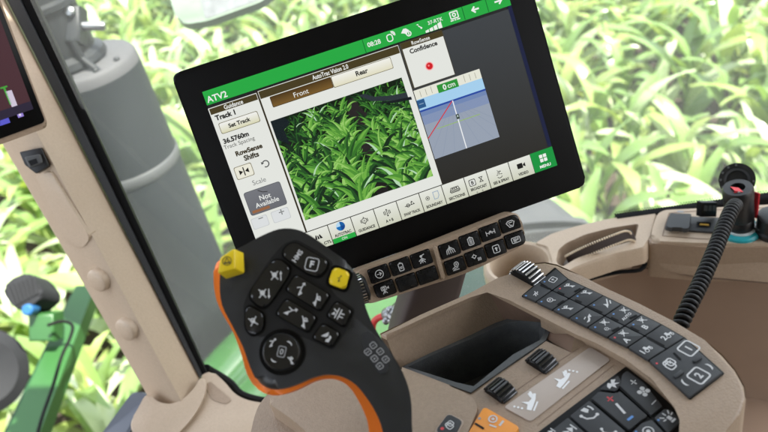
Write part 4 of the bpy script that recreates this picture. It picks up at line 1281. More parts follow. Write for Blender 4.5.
# ---- shortcut strip on the rail
bot = [(522, 295.4), (535.8, 301.6), (568.8, 317.8), (587.5, 327.2), (627.5, 347.2), (648.3, 360.3), (689.7, 397.6)]
top = [(555.8, 268.4), (568.3, 278.8), (603.3, 295.2), (621.7, 304.2), (661.9, 324.2), (684.8, 337.4), (723, 373.2)]
t = MB()
KP = RP
oc = [KP.at(x, y, .0008) for x, y in ([(521, 296)] + bot[1:-1] + [(690, 399.6), (724.8, 373)] + top[::-1][1:-1] + [(555, 267)])]
# smooth the long sides a little so the strip follows the rail's curve
t.prism(rnd(oc, .0012, 3), UP, .002, BLACKG, .0003)
strip = t.build('shortcut_strip', con)


def lerp2(a, b, f):
    return (a[0] + (b[0] - a[0]) * f, a[1] + (b[1] - a[1]) * f)


KH = .0026


def cell(g, u0, u1, v0, v1):
    b0_, b1_, t0_, t1_ = bot[g], bot[g + 1], top[g], top[g + 1]
    def P_(u, v):
        return lerp2(lerp2(b0_, b1_, u), lerp2(t0_, t1_, u), v)
    return [P_(u0, v0), P_(u1, v0), P_(u1, v1), P_(u0, v1)]


def skey(px_, marks, gap=.0004, par=strip, P=KP, m=GKEY, h=KH, r=.0008):
    t = MB()
    pts_ = [P.at(x, y, h) for x, y in px_]
    c = sum(pts_, Vector()) / len(pts_)
    pts_ = [p + (c - p).normalized() * gap * 1.5 for p in pts_]
    t.prism(rnd(pts_, r, 3), UP, h - .0003, m, .0005, 2)
    Q = P.up(h)
    for mk in marks:
        k = mk[0]
        if k == 'g':
            _, g, x, y, s_, ro = mk[:6]
            mm = mk[6] if len(mk) > 6 else WHITE
            glyph(t, Q, mm, g, x, y, s_ * .92, radians(ro), .0001, .18)
        elif k == 't':
            _, w_, x, y, s_, ro = mk[:6]
            write(t, Q, WHITE, w_, x, y, hgt=s_, rot=radians(ro), h=.0001, bold=.03)
        elif k == 'd':
            _, x, y, mm = mk
            t.face([Q.w(a, b_, .0001) for a, b_ in circ(*Q.loc(x, y), .0008, 8)], mm)
        elif k == 's':
            _, p, q_, w_ = mk[:4]
            ribbon(t, Q, mk[4] if len(mk) > 4 else RUBBER, [Q.loc(*p), Q.loc(*q_)], w_, .0002)
        elif k == 'box':
            _, x, y, s_, = mk
            a, b_ = Q.loc(x, y)
            ribbon(t, Q, WHITE, [(a + p[0] * s_, b_ + p[1] * s_) for p in rr(-1, -1, 1, 1, .35)], s_ * .2, .00012, True)
    return t.build('key', par, ang=30)


SZ = .0042
skey(cell(0, 0, 1, .5, 1), [('g', 'clockbox', 553, 279.8, SZ * .95, 8), ('d', 544.5, 281.8, BLUE), ('s', (540.5, 285), (549.5, 289), .0018)])
skey(cell(0, 0, 1, 0, .5), [('g', 'bolt', 536, 293.6, SZ * .95, 0), ('d', 526, 295.8, BLUE)])
skey(cell(1, 0, .5, .5, 1), [('g', 'lowerhook', 569.3, 286.2, SZ, 0), ('d', 560, 288.6, RED), ('s', (557.5, 291.8), (564.2, 294.8), .002), ('s', (574.5, 292), (580.8, 288.6), .002)])
skey(cell(1, .5, 1, .5, 1), [('g', 'lowerhook', 586.3, 293.2, SZ, 0), ('d', 577.6, 296.2, BLUE)])
skey(cell(1, 0, .5, 0, .5), [('g', 'scope', 550.4, 300.3, SZ * .9, 0), ('d', 541.5, 301.6, BLUE)])
skey(cell(1, .5, 1, 0, .5), [('g', 'lowerhook', 567.2, 308.6, SZ, 0), ('d', 558.6, 309.6, BLUE), ('s', (557.6, 305.2), (564, 301), .002), ('s', (575, 300), (581.5, 302.8), .002)])
skey(cell(2, 0, 1, .5, 1), [('g', 'slope', 606.5, 303.4, SZ * 1.25, 15), ('d', 594, 305, BLUE), ('s', (588, 306.5), (602, 313), .0021)])
skey(cell(2, 0, 1, 0, .5), [('g', 'slope2', 588, 318.3, SZ * 1.1, -10), ('d', 576.8, 318.2, BLUE)])
skey(cell(3, 0, .5, .5, 1), [('g', 'knot', 625.3, 310, SZ * .9, 0), ('t', 'AUTO', 626.5, 316.6, .0026, 0), ('d', 613.6, 314, BLUE), ('s', (611, 317.5), (618.2, 321.2), .002), ('s', (629.6, 318.8), (637, 315.4), .002)])
skey(cell(3, .5, 1, .5, 1), [('g', 'knot', 643, 319.8, SZ * .9, 0), ('t', 'B', 645, 327, .0046, 0), ('d', 633.4, 324.6, BLUE)])
skey(cell(3, 0, .5, 0, .5), [('g', 'knot', 605.5, 322.2, SZ * .9, 0), ('g', 'scope', 606.8, 329, SZ * .6, 0), ('d', 595.2, 327.3, BLUE)])
skey(cell(3, .5, 1, 0, .5), [('g', 'knot', 624.4, 333, SZ * .9, 0), ('t', 'A', 626.2, 340.4, .0046, 0), ('d', 614.8, 337.6, RED), ('s', (612, 331.4), (619.5, 327.6), .002), ('s', (630.5, 327.3), (638.6, 331.6), .002)])
skey(cell(4, 0, 1, .5, 1), [('t', '2', 663.8, 338.2, .0046, 0), ('g', 'tractor', 668.4, 334.4, SZ * .85, 0), ('s', (647.5, 337.5), (664, 346.5), .0021)])
skey(cell(4, 0, 1, 0, .5), [('t', '1', 642.4, 352.2, .0046, 0), ('g', 'tractor', 647, 348.6, SZ * .85, 0)])
skey(cell(5, 0, 1, 0, 1), [('box', 688.6, 348.4, .0056), ('t', '1', 688.6, 348.4, .0056, 0), ('g', 'lock2', 669.2, 363.8, .0058, 0), ('d', 656.8, 363.4, RED),
                           ('s', (673.6, 353), (680.6, 360), .0017), ('s', (693.5, 361), (701, 356), .0022, GKEY), ('s', (674.5, 376.5), (682.6, 370.5), .0022, GKEY),
                           ('g', 'crescent', 708.8, 367, .0042, -10), ('box', 698.6, 375.6, .0056), ('t', '2', 698.6, 375.6, .0056, 0), ('g', 'crescentl', 685.2, 382.4, .0042, -15)])
t = MB()
for p, q_ in (((693.5, 361), (701, 356)), ((674.5, 376.5), (682.6, 370.5))):
    p3, q3 = KP.at(*p, KH + .0012), KP.at(*q_, KH + .0012)
    d = (q3 - p3).normalized()
    s_ = UP.cross(d)
    t.prism(rnd([p3 - s_ * .0014, q3 - s_ * .0014, q3 + s_ * .0014, p3 + s_ * .0014], .0008), UP, .0016, GKEY, .0005)
t.build('raised_mark', strip)

# ---- lower keypad on the deck
t = MB()
oc = [(625.8, 366.2), (650, 385), (671, 404.5), (683, 420.5), (676, 440), (650, 470), (560, 480), (510, 458), (537, 433), (580, 400.5)]
t.prism(rnd([DP.at(x, y, .0006) for x, y in oc], .0015, 3), UP, .002, BLACKG, .0003)
pad_o = t.build('keypad', con)
KD = dict(par=pad_o, P=DP, h=.0026, r=.0012)
skey([(598.7, 389.2), (618.5, 374.6), (622.7, 382.6), (616.5, 391.5)], [('g', 'seat', 612.2, 383.8, .0058, 0)], **KD)
skey([(621.6, 373.8), (627, 369.6), (645, 383), (663.5, 406.5), (651.5, 416), (618.8, 387.2)], [('g', 'plus', 633.6, 382.2, .0034, 0), ('g', 'fan', 643.6, 391.6, .0052, 10), ('g', 'minus', 653.8, 402.6, .0032, 0), ('s', (619, 386.5), (648, 413.5), .0016)], **KD)
skey([(590.3, 398), (598, 391), (616, 393), (619.6, 390), (648.7, 416.2), (641, 421), (629.5, 430.5)], [('g', 'plus', 610.2, 399, .0036, 0, RED), ('s', (616, 403.6), (625, 413.6), .0017, WHITE), ('s', (627.6, 420.3), (633, 416.2), .0017, BLUE), ('s', (592, 399.6), (628, 430), .001)], **KD)
skey([(569, 415.4), (588.8, 399.6), (627, 432), (606, 448)], [('g', 'voice', 588.3, 414, .0068, 0), ('g', 'phone', 609, 430, .0056, 0)], **KD)
skey([(548, 432), (567.5, 416.6), (604, 449), (585, 464)], [('g', 'skip', 569.6, 430.5, .0052, 0)], **KD)
skey([(527, 449), (546.5, 433), (583, 465), (560, 472)], [('g', 'skip', 550, 432.8, .004, 0)], **KD)
skey([(653.2, 417.6), (664.5, 407.8), (672.5, 410.2), (682, 421), (668.5, 434)], [('g', 'beam', 668.6, 417.4, .0052, 0), ('d', 658.4, 420, BLUE)], **KD)
skey([(630.8, 432.2), (641.5, 422.5), (652, 418.6), (667.5, 435), (650, 452)], [('g', 'target', 648.3, 431.4, .0046, 0), ('d', 636, 431.6, BLUE)], **KD)
skey([(607.5, 449.5), (630, 433.5), (648.5, 453), (622, 470)], [], **KD)

# ================================================================== SIDE LEDGE UNDER THE WINDOW
ZL = -.62
led = thing('side_ledge', 'tan moulded ledge under the side window with cup holder, tray and socket panel', 'ledge', pz(660, 300, -1.0))
b = MB()
lt = [(650, 240.5), (653, 225), (657.5, 213.8), (664, 210), (720, 207.2), (800, 203), (850, 200), (850, 248), (768, 243.6), (700, 243)]
b.prism(rnd(zz(lt, ZL), [.012, .02, .02, .01, .02, 0, 0, 0, 0, .05], 5), UP, .014, TAN_L, .006, 4)
wl = [(647, 243), (650, 237), (657, 222), (740, 214), (850, 208), (850, 252), (768, 247.5), (700, 247)]
b.prism(rnd(zz(wl, ZL - .004), .008, 4), UP, .054, TAN, .007, 4)
# long inner wall with the dark recess below
i0 = zz([(556, 292), (575, 279), (599, 272), (644, 268.5), (692, 277), (768, 284), (860, 290)], ZL - .05)
i1 = [p - UP * .34 + RGT * .02 for p in i0]
i2 = [p + RGT * .14 + UP * .0 for p in i0]
b.grid([[p + RGT * .035 + UP * .012 for p in i0], [p + RGT * .012 + UP * .006 for p in i0], i0, [p - UP * .008 + RGT * .012 for p in i0], [p - UP * .02 + RGT * .03 for p in i0], [p - UP * .34 + RGT * .05 for p in i0]], RECESS)
lw = [p + UP * .0485 for p in zz([(644, 268.5), (692, 277), (768, 284), (860, 290)], ZL - .05)]
wtop = zz([(648, 246), (700, 245.5), (768, 246), (850, 250)], ZL - .012)
wbot = [p + UP * .004 - RGT * .002 for p in i0[3:]]
b.grid([wtop, [a.lerp(c, .5) - RGT * .002 for a, c in zip(wtop, wbot)], wbot], TAN)
fl = zz([(560, 460), (640, 380), (768, 366), (900, 370), (900, 560), (600, 560)], -.92)
b.face(fl, RECESS)
ledge = b.build('body', led, ang=45)
# inset line of the socket panel
t = MB()
SP = Plane(pz(700, 225, ZL), RGT, UP)
ribbon(t, SP, TAN_D, [SP.loc(*q) for q in ((800, 240.3), (768, 241), (700, 239), (662.6, 236), (665.5, 224), (669.5, 213.2), (700, 210.8), (800, 206))], .0012, .0004)
t.build('panel_line', led)
# tray
t = MB()
to = [(656, 213), (650, 236), (643, 247), (613, 253.5), (592, 260), (574, 267), (556, 278), (548, 272), (553, 262), (548, 246), (535, 243), (552, 233.5), (575, 226.5), (610, 218.5)]
ti = [(639, 223.5), (635, 240), (613, 246.5), (592, 252.5), (576, 258.5), (562, 267), (556, 262), (558, 250), (566, 243), (585, 234.5), (610, 228)]
zo = ZL - .004
bmx = bmesh.new()
eo = []
for lp_ in (to, ti):
    vs = [bmx.verts.new(p) for p in rnd([pz(x, y, zo) for x, y in lp_], .005, 4)]
    for i in range(len(vs)):
        eo.append(bmx.edges.new((vs[i], vs[(i + 1) % len(vs)])))
bmesh.ops.triangle_fill(bmx, edges=eo, use_beauty=True)
for f in bmx.faces:
    if f.normal.z < 0:
        f.normal_flip()
t.bm(bmx, TAN_L)
O_ = rnd(zz(to, zo), .005, 4)
I_ = rnd(zz(ti, zo), .005, 4)
ci = sum(I_, Vector()) / len(I_)
co = sum(O_, Vector()) / len(O_)
t.grid([O_, [p + (p - co).normalized() * .003 - UP * .004 for p in O_], [p + (p - co).normalized() * .003 - UP * .026 for p in O_]], TAN_L, True)
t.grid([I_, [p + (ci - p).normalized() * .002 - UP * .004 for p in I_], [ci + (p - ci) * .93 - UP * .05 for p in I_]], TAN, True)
t.face([ci + (p - ci) * .93 - UP * .05 for p in I_], TAN_D)  # pocket floor in the shaded tan, darkness put into the colour
t.build('tray', led, ang=50)
t = MB()
gl = [pz(x, y, ZL - .039) for x, y in ((646, 262), (640, 270), (620, 272), (598, 276.5), (580, 283), (566, 290))]
t.tube(spline(gl, 3, False), .0028, RUBBER, 6)  # black tube drawn in place of the shade in the gap
t.build('shadow_gap_line', led)
# cup holder
t = MB()
cc = pz(519, 262, ZL - .006)
t.lathe(cc, UP, [(.020, -.085), (.0335, -.08), (.0345, -.006), (.0365, -.001), (.0405, 0), (.0445, -.003), (.0455, -.012), (.043, -.09)], TAN_L, 40, cap=False)
t.lathe(cc, UP, [(.0001, -.0845), (.034, -.0845)], TAN, 40, cap=False)
t.build('cup_holder', led, ang=50)
t = MB()
pl = zz([(478, 285), (470, 270), (500, 250), (540, 236), (556, 240), (552, 262), (548, 284), (520, 300)], ZL - .03)
t.prism(rnd(pl, .01, 3), UP, .15, TAN_L, .004)
t.build('cup_shelf', led) if False else None
# usb panel
SPh = SP
t = MB()
q = [SPh.at(x, y, .0030) for x, y in ((664.5, 228.5), (669, 214.5), (700, 217), (727, 217.8), (725.5, 232.5))]
t.prism(rnd(q, .004, 4), UP, .005, SEALG, .0012, 3)
t.face([SPh.at(x, y, .0049) for x, y in ((697, 221.6), (711, 222.4), (710.6, 226.6), (696.4, 225.6))], BLACKG)
t.face([SPh.at(x, y, .0052) for x, y in ((700, 223.4), (709, 224), (708.8, 225.6), (699.6, 225))], mat('port_gold', (.5, .3, .05), .4))
usb = t.build('port_panel', led)
t = MB()
q = [SPh.at(x, y, .0105) for x, y in ((666, 226), (670, 213), (691.5, 213.6), (689, 228.2), (684, 228.8), (682.6, 227.4), (672, 227), (671, 228))]
t.prism(rnd(q, .0025, 3), UP, .006, SEALG, .0012, 3)
ribbon(t, SPh, GREYP, [SPh.loc(677, 218.6), SPh.loc(683.5, 218.8)], .0036, .0110)
t.build('port_cover', usb)
t = MB()
base_ = SPh.at(706.5, 217.6, .004)
t.box(base_ + UP * .013 + FWD * .0, CR * .0095, UP * .011, FWD * -.0035, BLACK, .0015)
for k in (-1, 0, 1):
    t.box(base_ + UP * .016 - FWD * .004 + CR * .005 * k, CR * .0015, UP * .004, FWD * -.0006, LINERG)
t.build('port_lid', usb)
# power socket ring, lid and second socket
t = MB()
sc_ = SPh.at(740, 231, 0)
t.lathe(sc_, UP, [(.0235, 0), (.0235, .003), (.0215, .0052), (.016, .0054)], TEAL, 36, cap=True)
t.lathe(sc_, UP, [(.0172, .0053), (.0172, .0075), (.015, .0078)], mat('ring_white', (.6, .66, .66), .4), 36)
ring = t.build('socket_ring', led)
t = MB()
lc = pd(737, 180.5, .90)
nn = (-ray(736, 180) * 1.0 + UP * .25).normalized()
for ro, ri, m, d0, d1 in ((.0198, .0145, BLACK, 0, .006), (.0145, .0115, mat('lid_inner', (.05, .052, .054), .5), .001, .004), (.0115, .0001, BLACK, -.002, .001)):
    t.lathe(lc, nn, [(ri, d0), (ro, d0), (ro, d1), (ri, d1)], m, 36, cap=False)
for k in range(10):
    a = pi * .1 + k * pi * .16
    e1 = nn.orthogonal().normalized()
    e2 = nn.cross(e1)
    d = e1 * cos(a) + e2 * sin(a)
    t.box(lc + d * .0175 + nn * .0062, d * .0012, nn.cross(d) * .0012, nn * .0005, LINERG)
t.box(lc - UP * .024 - nn * .0, CR * .006, UP * .012, nn * .0025, BLACK, .001)
t.build('socket_lid', led)
t = MB()
s2 = SPh.at(774, 232, 0)
t.lathe(s2, UP, [(.022, 0), (.022, .006), (.0195, .008), (.0195, .024), (.016, .026), (.0001, .026)], BLACK, 32)
t.box(s2 - CR * .017 + UP * .003, CR * .006, FWD * .007, UP * .0035, BLACK, .001)
t.build('round_socket', led)

# plug with coiled cable
plug = thing('power_plug', 'black power plug with a red tag and thick coiled cable in the teal-ringed socket', 'plug', sc_ + UP * .0076)
t = MB()
pb = sc_ + UP * .0055
pax = (UP + CR * -.12).normalized()
t.lathe(pb, pax, [(.0138, 0), (.0155, .003), (.0158, .013), (.0148, .015), (.0160, .017), (.0163, .042), (.0170, .046), (.0170, .056), (.0155, .0595), (.008, .060), (.0072, .052), (.0001, .050)], BLACK, 36)
t.build('plug_body', plug, ang=40)
t = MB()
tp = pb + pax * .058
rt = [tp - CR * .004 + UP * .002, tp - CR * .010 - FWD * .012 + UP * .001, tp - CR * .015 - FWD * .014 - UP * .012, tp - CR * .018 - FWD * .014 - UP * .026]
for i in range(3):
    w_ = FWD * .0 + CR * .003 + FWD * -.002
    t.face([rt[i] - w_, rt[i] + w_, rt[i + 1] + w_, rt[i + 1] - w_], mat('red_tag', (.6, .03, .04), .5) if i == 0 else t.mats[0])
t.face([rt[1] - w_ * .3 - FWD * .0006, rt[1] + w_ * .2 - FWD * .0006, rt[2] + w_ * .2 - FWD * .0006, rt[2] - w_ * .3 - FWD * .0006], WHITE)
st = pb + pax * .035 + CR * .0168
t.box(st, CR * .0008, FWD * .006, UP * .018, t.mats[0])
t.build('red_tag', plug)
path = [pd(735.5, 205, .842), pd(731.5, 210, .822), pd(724, 227, .80), pd(712, 257, .765), pd(700, 284, .74), pd(690, 304, .722), pd(679, 328, .71), pd(668, 360, .705), pd(655, 400, .70)]
sp = spline(path, 30, False)
L = [0]
for i in range(1, len(sp)):
    L.append(L[-1] + (sp[i] - sp[i - 1]).length)


def along(s_):
    import bisect
    i = min(max(bisect.bisect(L, s_) - 1, 0), len(sp) - 2)
    f = (s_ - L[i]) / max(1e-9, L[i + 1] - L[i])
    return sp[i].lerp(sp[i + 1], f), (sp[i + 1] - sp[i]).normalized()


t = MB()
hel = []
N = int(L[-1] / .0060 * 14)
for i in range(N):
    s_ = L[-1] * i / (N - 1)
    p, d = along(s_)
    a = (CF - d * CF.dot(d)).normalized()
    c2 = d.cross(a)
    ph = 2 * pi * i / 14
    hel.append(p + (a * cos(ph) + c2 * sin(ph)) * .0060)
t.tube(hel, .0024, mat('coil_black', (.006, .006, .0063), .5, spec=.3), 8)
t.tube(sp[::6] + [sp[-1]], .0049, RUBBER, 10)
t.build('coiled_cable', plug, ang=60)

# strap lying in the tray
st = thing('leather_strap', 'dark strap with pale stitched edges curled in the tan tray', 'strap', pz(600, 245, ZL - .05))
t = MB()
cl = spline([pz(568, 260, ZL - .015), pz(578, 254.5, ZL - .005), pz(590, 249, ZL + .002), pz(604, 243.2, ZL + .006), pz(618, 237.8, ZL + .007), pz(628, 234.6, ZL + .006), pz(633.5, 236.5, ZL + .001), pz(631, 242.5, ZL - .012), pz(622, 245, ZL - .02)], 6, False)
w_ = UP * .0062 + FWD * .003
t.grid([[p - w_ for p in cl], [p - w_ * .75 + RGT * -.001 for p in cl], [p + RGT * -.0016 for p in cl], [p + w_ * .75 + RGT * -.001 for p in cl], [p + w_ for p in cl]], STRAP)
t.grid([[p - w_ + RGT * .002 for p in cl], [p + w_ + RGT * .002 for p in cl]], STRAP)
t.build('band', st)
for sg in (-1, 1):
    t = MB()
    for i in range(len(cl) - 1):
        for f in (0.15,):
            p, q_ = cl[i].lerp(cl[i + 1], f), cl[i].lerp(cl[i + 1], f + .55)
            t.tube([p + w_ * .9 * sg - RGT * .0022 - CF * .0012, q_ + w_ * .9 * sg - RGT * .0022 - CF * .0012], .0014, STITCH, 6)
    t.build('stitching', st)
t = MB()
cl2 = spline([pz(563, 263, ZL - .03), pz(572, 252, ZL - .022), pz(590, 246, ZL - .022), pz(602, 247, ZL - .03)], 6, False)
w2 = UP * .004 + FWD * .010
t.grid([[p - w2 for p in cl2], [p + RGT * -.001 for p in cl2], [p + w2 for p in cl2]], mat('strap_pale', (.5, .5, .5), .6))
t.build('loop_end', st)

# ================================================================== WINDOWS, PILLAR, DISPLAY
# sill line on the ledge
w0, w1 = pz(540, 240, ZL), pz(800, 204, ZL)
wdir = (w1 - w0)
wdir.z = 0
wdir.normalize()
wn = Vector((wdir.y, -wdir.x, 0))
if wn.dot(CF) < 0:
    wn = -wn


def glass(name, dust_haze):
    m = bpy.data.materials.new(name)
    m.use_nodes = True
    nt = m.node_tree
    nt.nodes.remove(nt.nodes['Principled BSDF'])
    out = nt.nodes['Material Output']
    tr = nt.nodes.new('ShaderNodeBsdfTransparent')
    tr.inputs[0].default_value = (.95, .98, .95, 1)
    df = nt.nodes.new('ShaderNodeBsdfDiffuse')
    df.inputs[0].default_value = (.8, .8, .77, 1)
    tl = nt.nodes.new('ShaderNodeBsdfTranslucent')
    tl.inputs[0].default_value = (.85, .86, .82, 1)
    ad = nt.nodes.new('ShaderNodeMixShader')
    ad.inputs[0].default_value = .6
    nt.links.new(df.outputs[0], ad.inputs[1])
    nt.links.new(tl.outputs[0], ad.inputs[2])
    tc = nt.nodes.new('ShaderNodeTexCoord')
    n1 = nt.nodes.new('ShaderNodeTexNoise')
    n1.inputs['Scale'].default_value = 5
    n1.inputs['Detail'].default_value = 5
    vo = nt.nodes.new('ShaderNodeTexVoronoi')
    vo.inputs['Scale'].default_value = 260
    nt.links.new(tc.outputs['Object'], n1.inputs['Vector'])
    nt.links.new(tc.outputs['Object'], vo.inputs['Vector'])
    mr = nt.nodes.new('ShaderNodeMapRange')
    mr.inputs[1].default_value = .14
    mr.inputs[2].default_value = .26
    mr.inputs[3].default_value = .22
    mr.inputs[4].default_value = 0
    nt.links.new(vo.outputs['Distance'], mr.inputs[0])
    m1 = nt.nodes.new('ShaderNodeMath')
    m1.operation = 'MULTIPLY'
    nt.links.new(mr.outputs[0], m1.inputs[0])
    nt.links.new(n1.outputs['Fac'], m1.inputs[1])
    m2 = nt.nodes.new('ShaderNodeMath')
    m2.operation = 'MULTIPLY_ADD'
    m2.inputs[1].default_value = .12
    m2.inputs[2].default_value = dust_haze
    nt.links.new(n1.outputs['Fac'], m2.inputs[0])
    m3 = nt.nodes.new('ShaderNodeMath')
    m3.operation = 'ADD'
    nt.links.new(m1.outputs[0], m3.inputs[0])
    nt.links.new(m2.outputs[0], m3.inputs[1])
    mx = nt.nodes.new('ShaderNodeMixShader')
    nt.links.new(m3.outputs[0], mx.inputs[0])
    nt.links.new(tr.outputs[0], mx.inputs[1])
    nt.links.new(ad.outputs[0], mx.inputs[2])
    gl_ = nt.nodes.new('ShaderNodeBsdfGlossy')
    gl_.inputs['Roughness'].default_value = .02
    fr_ = nt.nodes.new('ShaderNodeFresnel')
    fr_.inputs[0].default_value = 1.3
    m4 = nt.nodes.new('ShaderNodeMixShader')
    nt.links.new(fr_.outputs[0], m4.inputs[0])
    nt.links.new(mx.outputs[0], m4.inputs[1])
    nt.links.new(gl_.outputs[0], m4.inputs[2])
    nt.links.new(m4.outputs[0], out.inputs[0])
    return m


win = thing('side_window', 'dusty side window of the cab with a dotted black border along its sill', 'window', w0.lerp(w1, .5) + wn * .03)
# the pane runs from the pillar to past the right edge of the picture
wb0 = pd(222, 384, 1.06)
wb0.z = EYE.z + ZL - .03
near = w1 + wdir * .5
far_c = pd(204, 372, 1.02)
# foot of the pane: straight line through the sill, pushed outward a little
PL0 = w0 + wn * .035 - wdir * 1.1
PL1 = w1 + wn * .035 + wdir * .6
t = MB()
zt_ = EYE.z + .5
GP = Plane(PL0, wdir, wn)
g0, g1 = GP.at(30, 0), GP.at(208, 378)
gd = (g1 - g0).normalized()
gtop = g0 - gd * ((zt_ - g0.z) / -gd.z)
gbot = g1 + gd * .6
r0_, r1_b = Vector((PL1.x, PL1.y, zt_)), Vector((PL1.x, PL1.y, gbot.z))
t.face([gbot, r1_b, r0_, gtop], glass('dusty_hazy_glass', .085))  # dust and specks, plus extra veil that washes out the field
t.build('pane', win)
t = MB()
for k in range(260):                    # dotted frit, three rows along the sill
    for r_ in range(2):
        c = w0 + wdir * (.10 + k * .0032 + (r_ % 2) * .0016) + wn * .033
        c.z = EYE.z + ZL - .0015 + r_ * .003
        rad = .0013 - r_ * .0004
        t.face([c + wdir * rad * cos(a) + UP * rad * sin(a) for a in [i * pi / 4 for i in range(8)]], RUBBER)
q0, q1 = w0 + wdir * .10 + wn * .031, w1 + wdir * .5 + wn * .031
t.box(q0.lerp(q1, .5) + UP * -.017, wdir * ((q1 - q0).length / 2), wn * .006, UP * .014, RUBBER, .003)
t.build('border', win)

# A-pillar
def band(mb, l0, l1, dz, m, n=2):
    pass


pil = thing('cab_pillar', 'tan front cab pillar with two round screw caps and a black socket', 'pillar', pd(190, 420, 1.0))
dA, dB = .86, 1.0                       # depth at the top and at the foot


def seg(x0, y0, x1, y1, da=dA, db=dB, ex=.25):
    a, c = pd(x0, y0, da), pd(x1, y1, db)
    return a - (c - a) * ex, c


t = MB()
# cross-section lines from left rear edge over the ridge to the window seal
lines = [seg(-80, 2, 152, 402, dA + .06, dB + .06), seg(-78, 0, 150, 400, dA + .01, dB + .01), seg(-70, 0, 156, 398, dA - .002, dB - .002), seg(-43, 0, 174, 400, dA - .022, dB - .022), seg(-35, 0, 180, 399, dA - .024, dB - .024), seg(2, 0, 197, 380, dA + .008, dB + .008), seg(5.5, 0, 200, 379, dA + .014, dB + .014), seg(8, 0, 203, 379, dA + .06, dB + .06)]
cols = [[l[0].lerp(l[1], k / 10) for k in range(12)] for l in lines]
t.grid(cols, TAN_L)
post = t.build('post', pil, ang=25)
PP = Plane(pd(60, 200, .90), (pd(174, 399, dB - .012) - pd(-28, 0, dA - .012)).normalized(), -ray(60, 200))
for x, y in ((101.5, 278), (129.5, 327)):
    t = MB()
    dd = dA + (dB - dA) * (y / 400) - .012
    fa, fb, fc = pd(-70, 0, dA - .002), pd(156, 398, dB - .002), pd(-43, 0, dA - .022)
    nrm = (fb - fa).cross(fc - fa).normalized()
    nrm = nrm if nrm.dot(ray(x, y)) < 0 else -nrm
    nrm0 = nrm
    c = Plane(fa, CR, nrm).at(x, y)
    rad = 12.2 * dd / FPX
    t.lathe(c, nrm, [(rad * 1.02, -.012), (rad, .006), (rad * .95, .0085), (rad * .82, .0098), (rad * .2, .0102), (.0001, .0102)], TAN_L, 32)
    t.build('screw_cap', pil, ang=50)
t = MB()
nrm = (-ray(33, 160).normalized() - CR * .3).normalized()
SKP = Plane(pd(33, 160, .882), pd(60, 200, .9) - pd(40, 160, .89), nrm)
a, b_ = SKP.loc(33, 160)
q = [SKP.at(19, 152, .002), SKP.at(41, 147.5, .002), SKP.at(49, 166, .002), SKP.at(36, 174, .002), SKP.at(25, 165, .002)]
t.prism(rnd(q, .002, 3), nrm, .012, BLACK, .001)
q = [SKP.at(24, 157, .008), SKP.at(39, 154, .008), SKP.at(42, 163, .008), SKP.at(29, 168, .008)]
t.prism(rnd(q, .002, 3), nrm, .006, LINERG, .0012)
q = [SKP.at(28, 161, .0085), SKP.at(36, 158.5, .0085), SKP.at(38, 163, .0085), SKP.at(31, 166, .0085)]
t.prism(q, nrm, .001, BLACKG)
t.build('wire_socket', pil)
# recessed darker panel on the shaded face of the pillar
t = MB()
LFP = Plane(fa, (fb - fa).normalized(), nrm0)
q = [LFP.at(35, 176, .0030), LFP.at(50, 171, .0030), LFP.at(90, 238, .0030), LFP.at(84, 247, .0030), LFP.at(70, 246, .0030), LFP.at(62, 232, .0030)]
t.prism(rnd(q, .006, 4), nrm0, .012, TAN_L, .0008)
t.build('cover_panel', pil)

# rubber seal between pillar and glass, grey strip then black strip
sl = thing('window_seal', 'grey and black rubber seal between the pillar and the glass', 'seal', pd(203, 378, 1.03))
for nm, (x0, x1, xb0, xb1), m, dz in (('grey_strip', (7, 21, 199, 203), SEALG, .02), ('black_strip', (21, 36, 203, 209), RUBBER, .03)):
    t = MB()
    L4 = [seg(x0, 0, xb0, 377, dA + dz - .004, dB + dz - .004), seg(x0 + 1, 0, xb0 + .5, 377, dA + dz - .01, dB + dz - .01), seg(x1 - 1.5, 0, xb1 - .8, 376, dA + dz - .008, dB + dz - .008), seg(x1, 0, xb1, 376, dA + dz, dB + dz), seg(x1 + 1, 0, xb1 + 1, 376, dA + dz + .03, dB + dz + .03)]
    t.grid([[l[0].lerp(l[1], k / 8) for k in range(9)] for l in L4], m)
    t.build(nm, sl, ang=25)
t = MB()
pth = [pd(206, 368, 1.035), pd(211, 371, 1.045), pd(222, 377.5, 1.05), pd(231, 384, 1.05), pd(239, 393, 1.05), pd(250, 398, 1.05), pd(266, 401.5, 1.05), pd(290, 405, 1.05)]
t.tube(spline(pth, 4, False), .0055, RUBBER, 8)
t.build('lower_strip', sl)

# foot trim of the pillar
ft = thing('pillar_foot_trim', 'moulded tan trim around the foot of the cab pillar', 'trim', pd(190, 440, 1.0))
t = MB()
col_ = [(146, 392), (158, 402), (170, 404.5), (184, 399), (196, 386), (200, 377), (206, 379), (206, 392), (198, 410), (184, 428), (170, 440), (140, 445), (128, 425), (140, 405)]
nf = (-ray(180, 400).normalized() * .8 + UP * .5).normalized()
FPn = Plane(pd(180, 405, .975), CR, nf)
t.prism(rnd([FPn.at(x, y, 0) for x, y in col_], .012, 4), nf, .1, TAN_L, .008, 5)
t.build('collar', ft, ang=60)
t = MB()
br = [(198, 378), (206, 372.5), (213, 371.5), (224, 381), (235, 394.5), (248, 400.5), (270, 404), (262, 450), (120, 470), (130, 432), (165, 432), (188, 415), (200, 398)]
FP2 = Plane(pd(215, 400, .99), CR, (nf * .6 + UP * .6 - CF * .2).normalized())
t.prism(rnd([FP2.at(x, y) for x, y in br], .012, 4), FP2.n, .1, TAN_L, .010, 5)
t.build('bracket', ft, ang=60)
t = MB()
hp = [(205, 385), (210, 381), (224, 393), (232, 400), (226, 404), (212, 400)]
t.prism(rnd([FP2.at(x, y, .0012) for x, y in hp], .008, 4), FP2.n, .001, TAN)  # flat darker patch, the shade of a hollow painted on
t.build('hollow_shade', ft)

